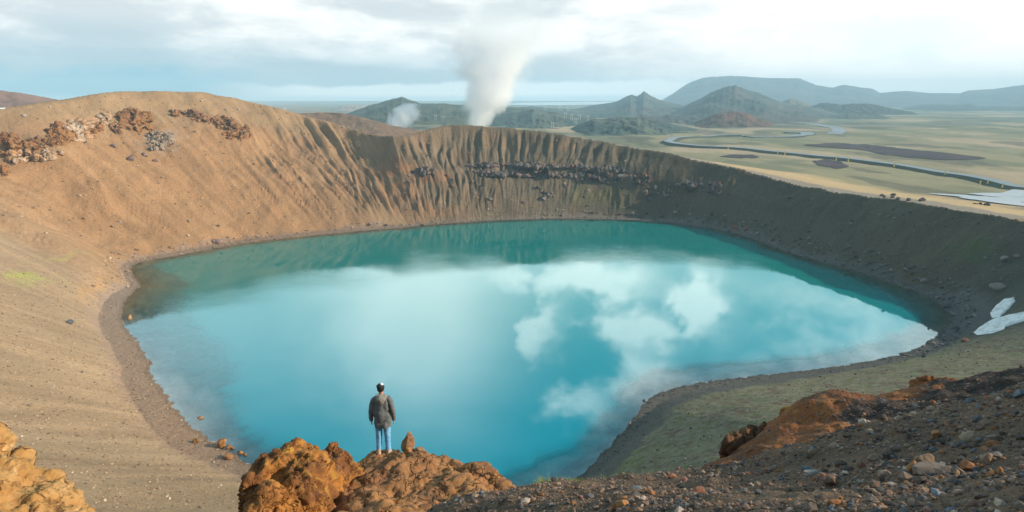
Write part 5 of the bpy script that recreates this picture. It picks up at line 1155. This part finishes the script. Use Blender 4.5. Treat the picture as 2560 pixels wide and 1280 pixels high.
def person():
    e = empty('person', (0, 0, 0))
    # body: one skinned chain, pelvis first
    vs, es, rs_ = [], [], []
    def v(p, r, par=None):
        vs.append(p); rs_.append(r if isinstance(r, tuple) else (r, r))
        if par is not None: es.append((par, len(vs) - 1))
        return len(vs) - 1
    pel = v((0, 0, 0.93), (0.13, 0.095)); sp = v((0, 0, 1.10), (0.12, 0.09), pel); ch = v((0, 0.0, 1.32), (0.145, 0.10), sp); nk = v((0, 0.005, 1.46), 0.055, ch)
    nk2 = v((-0.005, 0.02, 1.53), 0.052, nk)
    hd0 = v((-0.008, 0.028, 1.60), (0.070, 0.080), nk2); hd1 = v((-0.010, 0.030, 1.665), (0.076, 0.092), hd0); v((-0.010, 0.028, 1.725), (0.060, 0.072), hd1)
    for sx in (-1, 1):
        sh_ = v((sx * 0.165, 0, 1.415), 0.058, ch); el_ = v((sx * 0.235, -0.02, 1.13), 0.043, sh_); wr = v((sx * 0.262, 0.03, 0.885), 0.027, el_)
        pm = v((sx * 0.262, 0.045, 0.835), (0.022, 0.036), wr)
        for k, (dy, ln) in enumerate([(0.030, 0.066), (0.010, 0.074), (-0.010, 0.070), (-0.028, 0.056)]):
            a_ = v((sx * 0.262, 0.045 + dy, 0.795), 0.0088, pm); b_ = v((sx * 0.258, 0.050 + dy, 0.795 - ln * 0.5), 0.0082, a_); v((sx * 0.246, 0.056 + dy, 0.795 - ln * 0.95), 0.0072, b_)
        a_ = v((sx * 0.252, 0.078, 0.835), 0.0095, pm); b_ = v((sx * 0.244, 0.092, 0.808), 0.0088, a_); v((sx * 0.238, 0.096, 0.785), 0.0075, b_)
        hp = v((sx * 0.088, 0, 0.86), 0.082, pel); kn = v((sx * 0.095, 0.01, 0.47), 0.055, hp); an = v((sx * 0.10, -0.02, 0.09), 0.037, kn); v((sx * 0.108, 0.09, 0.045), 0.035, an)
    me = bpy.data.meshes.new('body'); me.from_pydata(vs, es, []); me.update(); o = bpy.data.objects.new('tmp', me); S.collection.objects.link(o)
    sk = o.modifiers.new('s', 'SKIN'); sk.use_smooth_shade = True
    for i, r_ in enumerate(rs_): me.skin_vertices[0].data[i].radius = r_
    me.skin_vertices[0].data[0].use_root = True
    ss_ = o.modifiers.new('u', 'SUBSURF'); ss_.levels = 2; ss_.render_levels = 2
    dg = bpy.context.evaluated_depsgraph_get(); m2 = bpy.data.meshes.new_from_object(o.evaluated_get(dg)); bpy.data.objects.remove(o)
    m2.name = 'body'; m2.materials.clear(); m2.materials.append(M_SKIN)
    # nose, chin, ears pushed out of the head
    n = len(m2.vertices); co = np.empty(n * 3, np.float32); m2.vertices.foreach_get('co', co); co = co.reshape(-1, 3)
    def push(c, rad, dv):
        w_ = np.exp(-(np.linalg.norm(co - np.array(c), axis=1) / rad) ** 2)[:, None]; co[:] += w_ * np.array(dv)
    fx, fy = -0.5, 0.86                         # the head is turned a little to the left
    hc = np.array((-0.010, 0.030, 1.65)); fd = np.array((fx, fy, 0)); sd_ = np.array((fy, -fx, 0))
    push(hc + fd * 0.09 + (0, 0, -0.01), 0.018, fd * 0.028); push(hc + fd * 0.07 + (0, 0, -0.07), 0.03, fd * 0.02)
    push(hc + fd * 0.085 + (0, 0, -0.045), 0.012, fd * 0.006)
    for q in (-1, 1):
        push(hc + sd_ * q * 0.075 + (0, 0, -0.01), 0.016, sd_ * q * 0.020 - fd * 0.008); push(hc + fd * 0.08 + sd_ * q * 0.032 + (0, 0, 0.012), 0.013, -fd * 0.010)
    m2.vertices.foreach_set('co', co.ravel()); m2.polygons.foreach_set('use_smooth', np.ones(len(m2.polygons), bool)); m2.update()
    body = bpy.data.objects.new('body', m2); S.collection.objects.link(body); body.parent = e
    # trousers
    legs = [tube('trousers', [(sx * 0.112, -0.02, 0.085, 0.062, 0.070), (sx * 0.106, -0.012, 0.20, 0.064, 0.070), (sx * 0.100, 0.0, 0.36, 0.070, 0.078), (sx * 0.096, 0.008, 0.50, 0.076, 0.082), (sx * 0.094, 0, 0.66, 0.086, 0.095), (sx * 0.088, 0, 0.82, 0.096, 0.115), (sx * 0.07, 0, 0.95, 0.10, 0.12)], M_JEAN, e, 22, 0.009, 31 + sx, ff=(7, 13)) for sx in (-1, 1)]
    joined('trousers', legs)
    # boots
    for sx in (-1, 1):
        b1 = tube('boot', [(sx * 0.113, -0.025, 0.005, 0.058, 0.078), (sx * 0.113, -0.025, 0.05, 0.056, 0.074), (sx * 0.112, -0.03, 0.10, 0.052, 0.058), (sx * 0.112, -0.028, 0.155, 0.058, 0.060)], M_BOOT, e, 20, 0.003, 5)
        b2 = tube('boot', [(sx * 0.122, 0.06, 0.005, 0.052, 0.115), (sx * 0.122, 0.06, 0.045, 0.050, 0.110), (sx * 0.120, 0.04, 0.085, 0.040, 0.075)], M_BOOT, e, 20, 0.003, 6)
        bo = joined('boot', [b1, b2]); tube('sole', [(sx * 0.119, 0.018, -0.008, 0.062, 0.155), (sx * 0.119, 0.018, 0.012, 0.062, 0.155)], M_CAP, bo, 24, 0)
    # jacket
    j = tube('jacket', [(0.005, -0.005, 0.725, 0.205, 0.150), (0.005, -0.005, 0.80, 0.213, 0.158), (0, 0, 0.93, 0.205, 0.150), (0, 0, 1.06, 0.192, 0.138), (0, 0, 1.20, 0.196, 0.140), (0, 0, 1.33, 0.208, 0.138), (0, 0, 1.42, 0.190, 0.118), (0, 0.005, 1.475, 0.125, 0.09), (0, 0.015, 1.51, 0.075, 0.075)], M_JACK, e, 44, 0.034, 71, sq=0.86, ff=(5.5, 2.6))
    for sx in (-1, 1):
        tube('sleeve', [(sx * 0.262, 0.035, 0.845, 0.046, 0.052), (sx * 0.263, 0.02, 0.93, 0.056, 0.062), (sx * 0.252, -0.01, 1.06, 0.062, 0.070), (sx * 0.238, -0.02, 1.16, 0.066, 0.074), (sx * 0.212, -0.01, 1.30, 0.070, 0.080), (sx * 0.180, 0, 1.40, 0.072, 0.082), (sx * 0.135, 0, 1.455, 0.06, 0.07)], M_JACK, e, 22, 0.009, 81 + sx, ff=(7, 12))
    # hood lying on the shoulders
    hood = []
    for (cx_, cy_, cz_), (rx, ry, rz) in [((0, -0.085, 1.435), (0.12, 0.075, 0.085)), ((-0.08, -0.03, 1.475), (0.06, 0.075, 0.055)), ((0.08, -0.03, 1.475), (0.06, 0.075, 0.055)), ((0, -0.10, 1.375), (0.08, 0.05, 0.07)), ((0, -0.06, 1.49), (0.085, 0.05, 0.05))]:
        hood.append((np.array((cx_, cy_, cz_)), (rx, ry, rz)))
    h = fuse('hood', hood, 0.012, M_HOOD, 61, 0.006, 9, 0.008, 0.001, 2); h.parent = j
    # hair and cap
    V, Fc = ICO[4]
    q = V * (0.084, 0.098, 0.108) + hc + (0, -0.004, 0.004)
    dd = (q - hc); fr = dd @ fd; keep_low = (fr > 0.035) & (dd[:, 2] < 0.035); q[keep_low] = hc + dd[keep_low] * 0.8
    low = dd[:, 2] < -0.05; q[low, :2] = hc[:2] + (q[low, :2] - hc[:2]) * 0.86
    q += 0.003 * n3(q * 70, 3)[:, None] * dd / np.linalg.norm(dd, axis=1)[:, None]
    mesh_np('hair', q, Fc, M_HAIR, True, None, e)
    up = V[:, 2] > -0.05; q = V * (0.090, 0.104, 0.098) + hc + (0, 0, 0.032); q[~up] = (V[~up] * (0.085, 0.099, 0.2)) * (1, 1, 0.0) + hc + (0, 0, 0.030)
    cp_ = mesh_np('cap', q, Fc, M_CAP, True, None, e)
    q2 = V * (0.060, 0.070, 0.078) + hc + (0.016, 0.0, 0.060); mesh_np('top_panel', q2, Fc, M_CAPW, True, None, cp_)
    # brim pointing where the head looks
    bv = []
    for s_ in np.linspace(-1, 1, 15):
        wdt = 0.078 * s_; ln = 0.075 * math.sqrt(max(0, 1 - s_ * s_)) ; root = hc + sd_ * wdt + fd * (0.085 * math.sqrt(max(0.0, 1 - (s_ * 0.8) ** 2))) + (0, 0, 0.045)
        tip = root + fd * ln + np.array((0, 0, -0.012 + 0.012 * (1 - s_ * s_))); bv += [root, tip, root - (0, 0, 0.006), tip - (0, 0, 0.005)]
    bf = []
    for i in range(14):
        a_ = i * 4; bf += [(a_, a_ + 1, a_ + 5, a_ + 4), (a_ + 2, a_ + 6, a_ + 7, a_ + 3), (a_ + 1, a_ + 3, a_ + 7, a_ + 5)]
    mesh_np('brim', np.array(bv), np.array(bf), M_CAP, True, None, cp_)
    tag(e, 'person in grey hooded jacket, light blue jeans and tan boots standing on the rock edge, seen from behind', 'person')
    return e
pe = person()
# stand on the rock
bpy.context.view_layer.update()
from mathutils.bvhtree import BVHTree
rk = [o for o in S.objects if o.name == 'rock_outcrop'][0]
bvh = BVHTree.FromObject(rk, bpy.context.evaluated_depsgraph_get())
pt = P(960, 1131, 14.65)
zs = []
for sx in (-0.115, 0.115):
    for sy in (-0.08, 0.0, 0.1):
        h_ = bvh.ray_cast(Vector((pt[0] + sx, pt[1] + sy, 60)), Vector((0, 0, -1)))[0]
        zs.append(h_.z if h_ else pt[2])
print('PERSON rock z', zs, 'wanted', pt[2])
dz_ = float(pt[2] - np.median(zs)) - 0.02
for o in S.objects:
    if o is rk or o.name.startswith('pointed_stone') or (o.get('label') or '').find('wedged below the pointed') > 0: o.location.z += dz_
pe.location = (pt[0], pt[1], pt[2] - 0.03); pe.rotation_euler = (0, 0, math.radians(4))
pe['label'] = 'person in grey hooded jacket and light blue jeans standing on the rock edge'
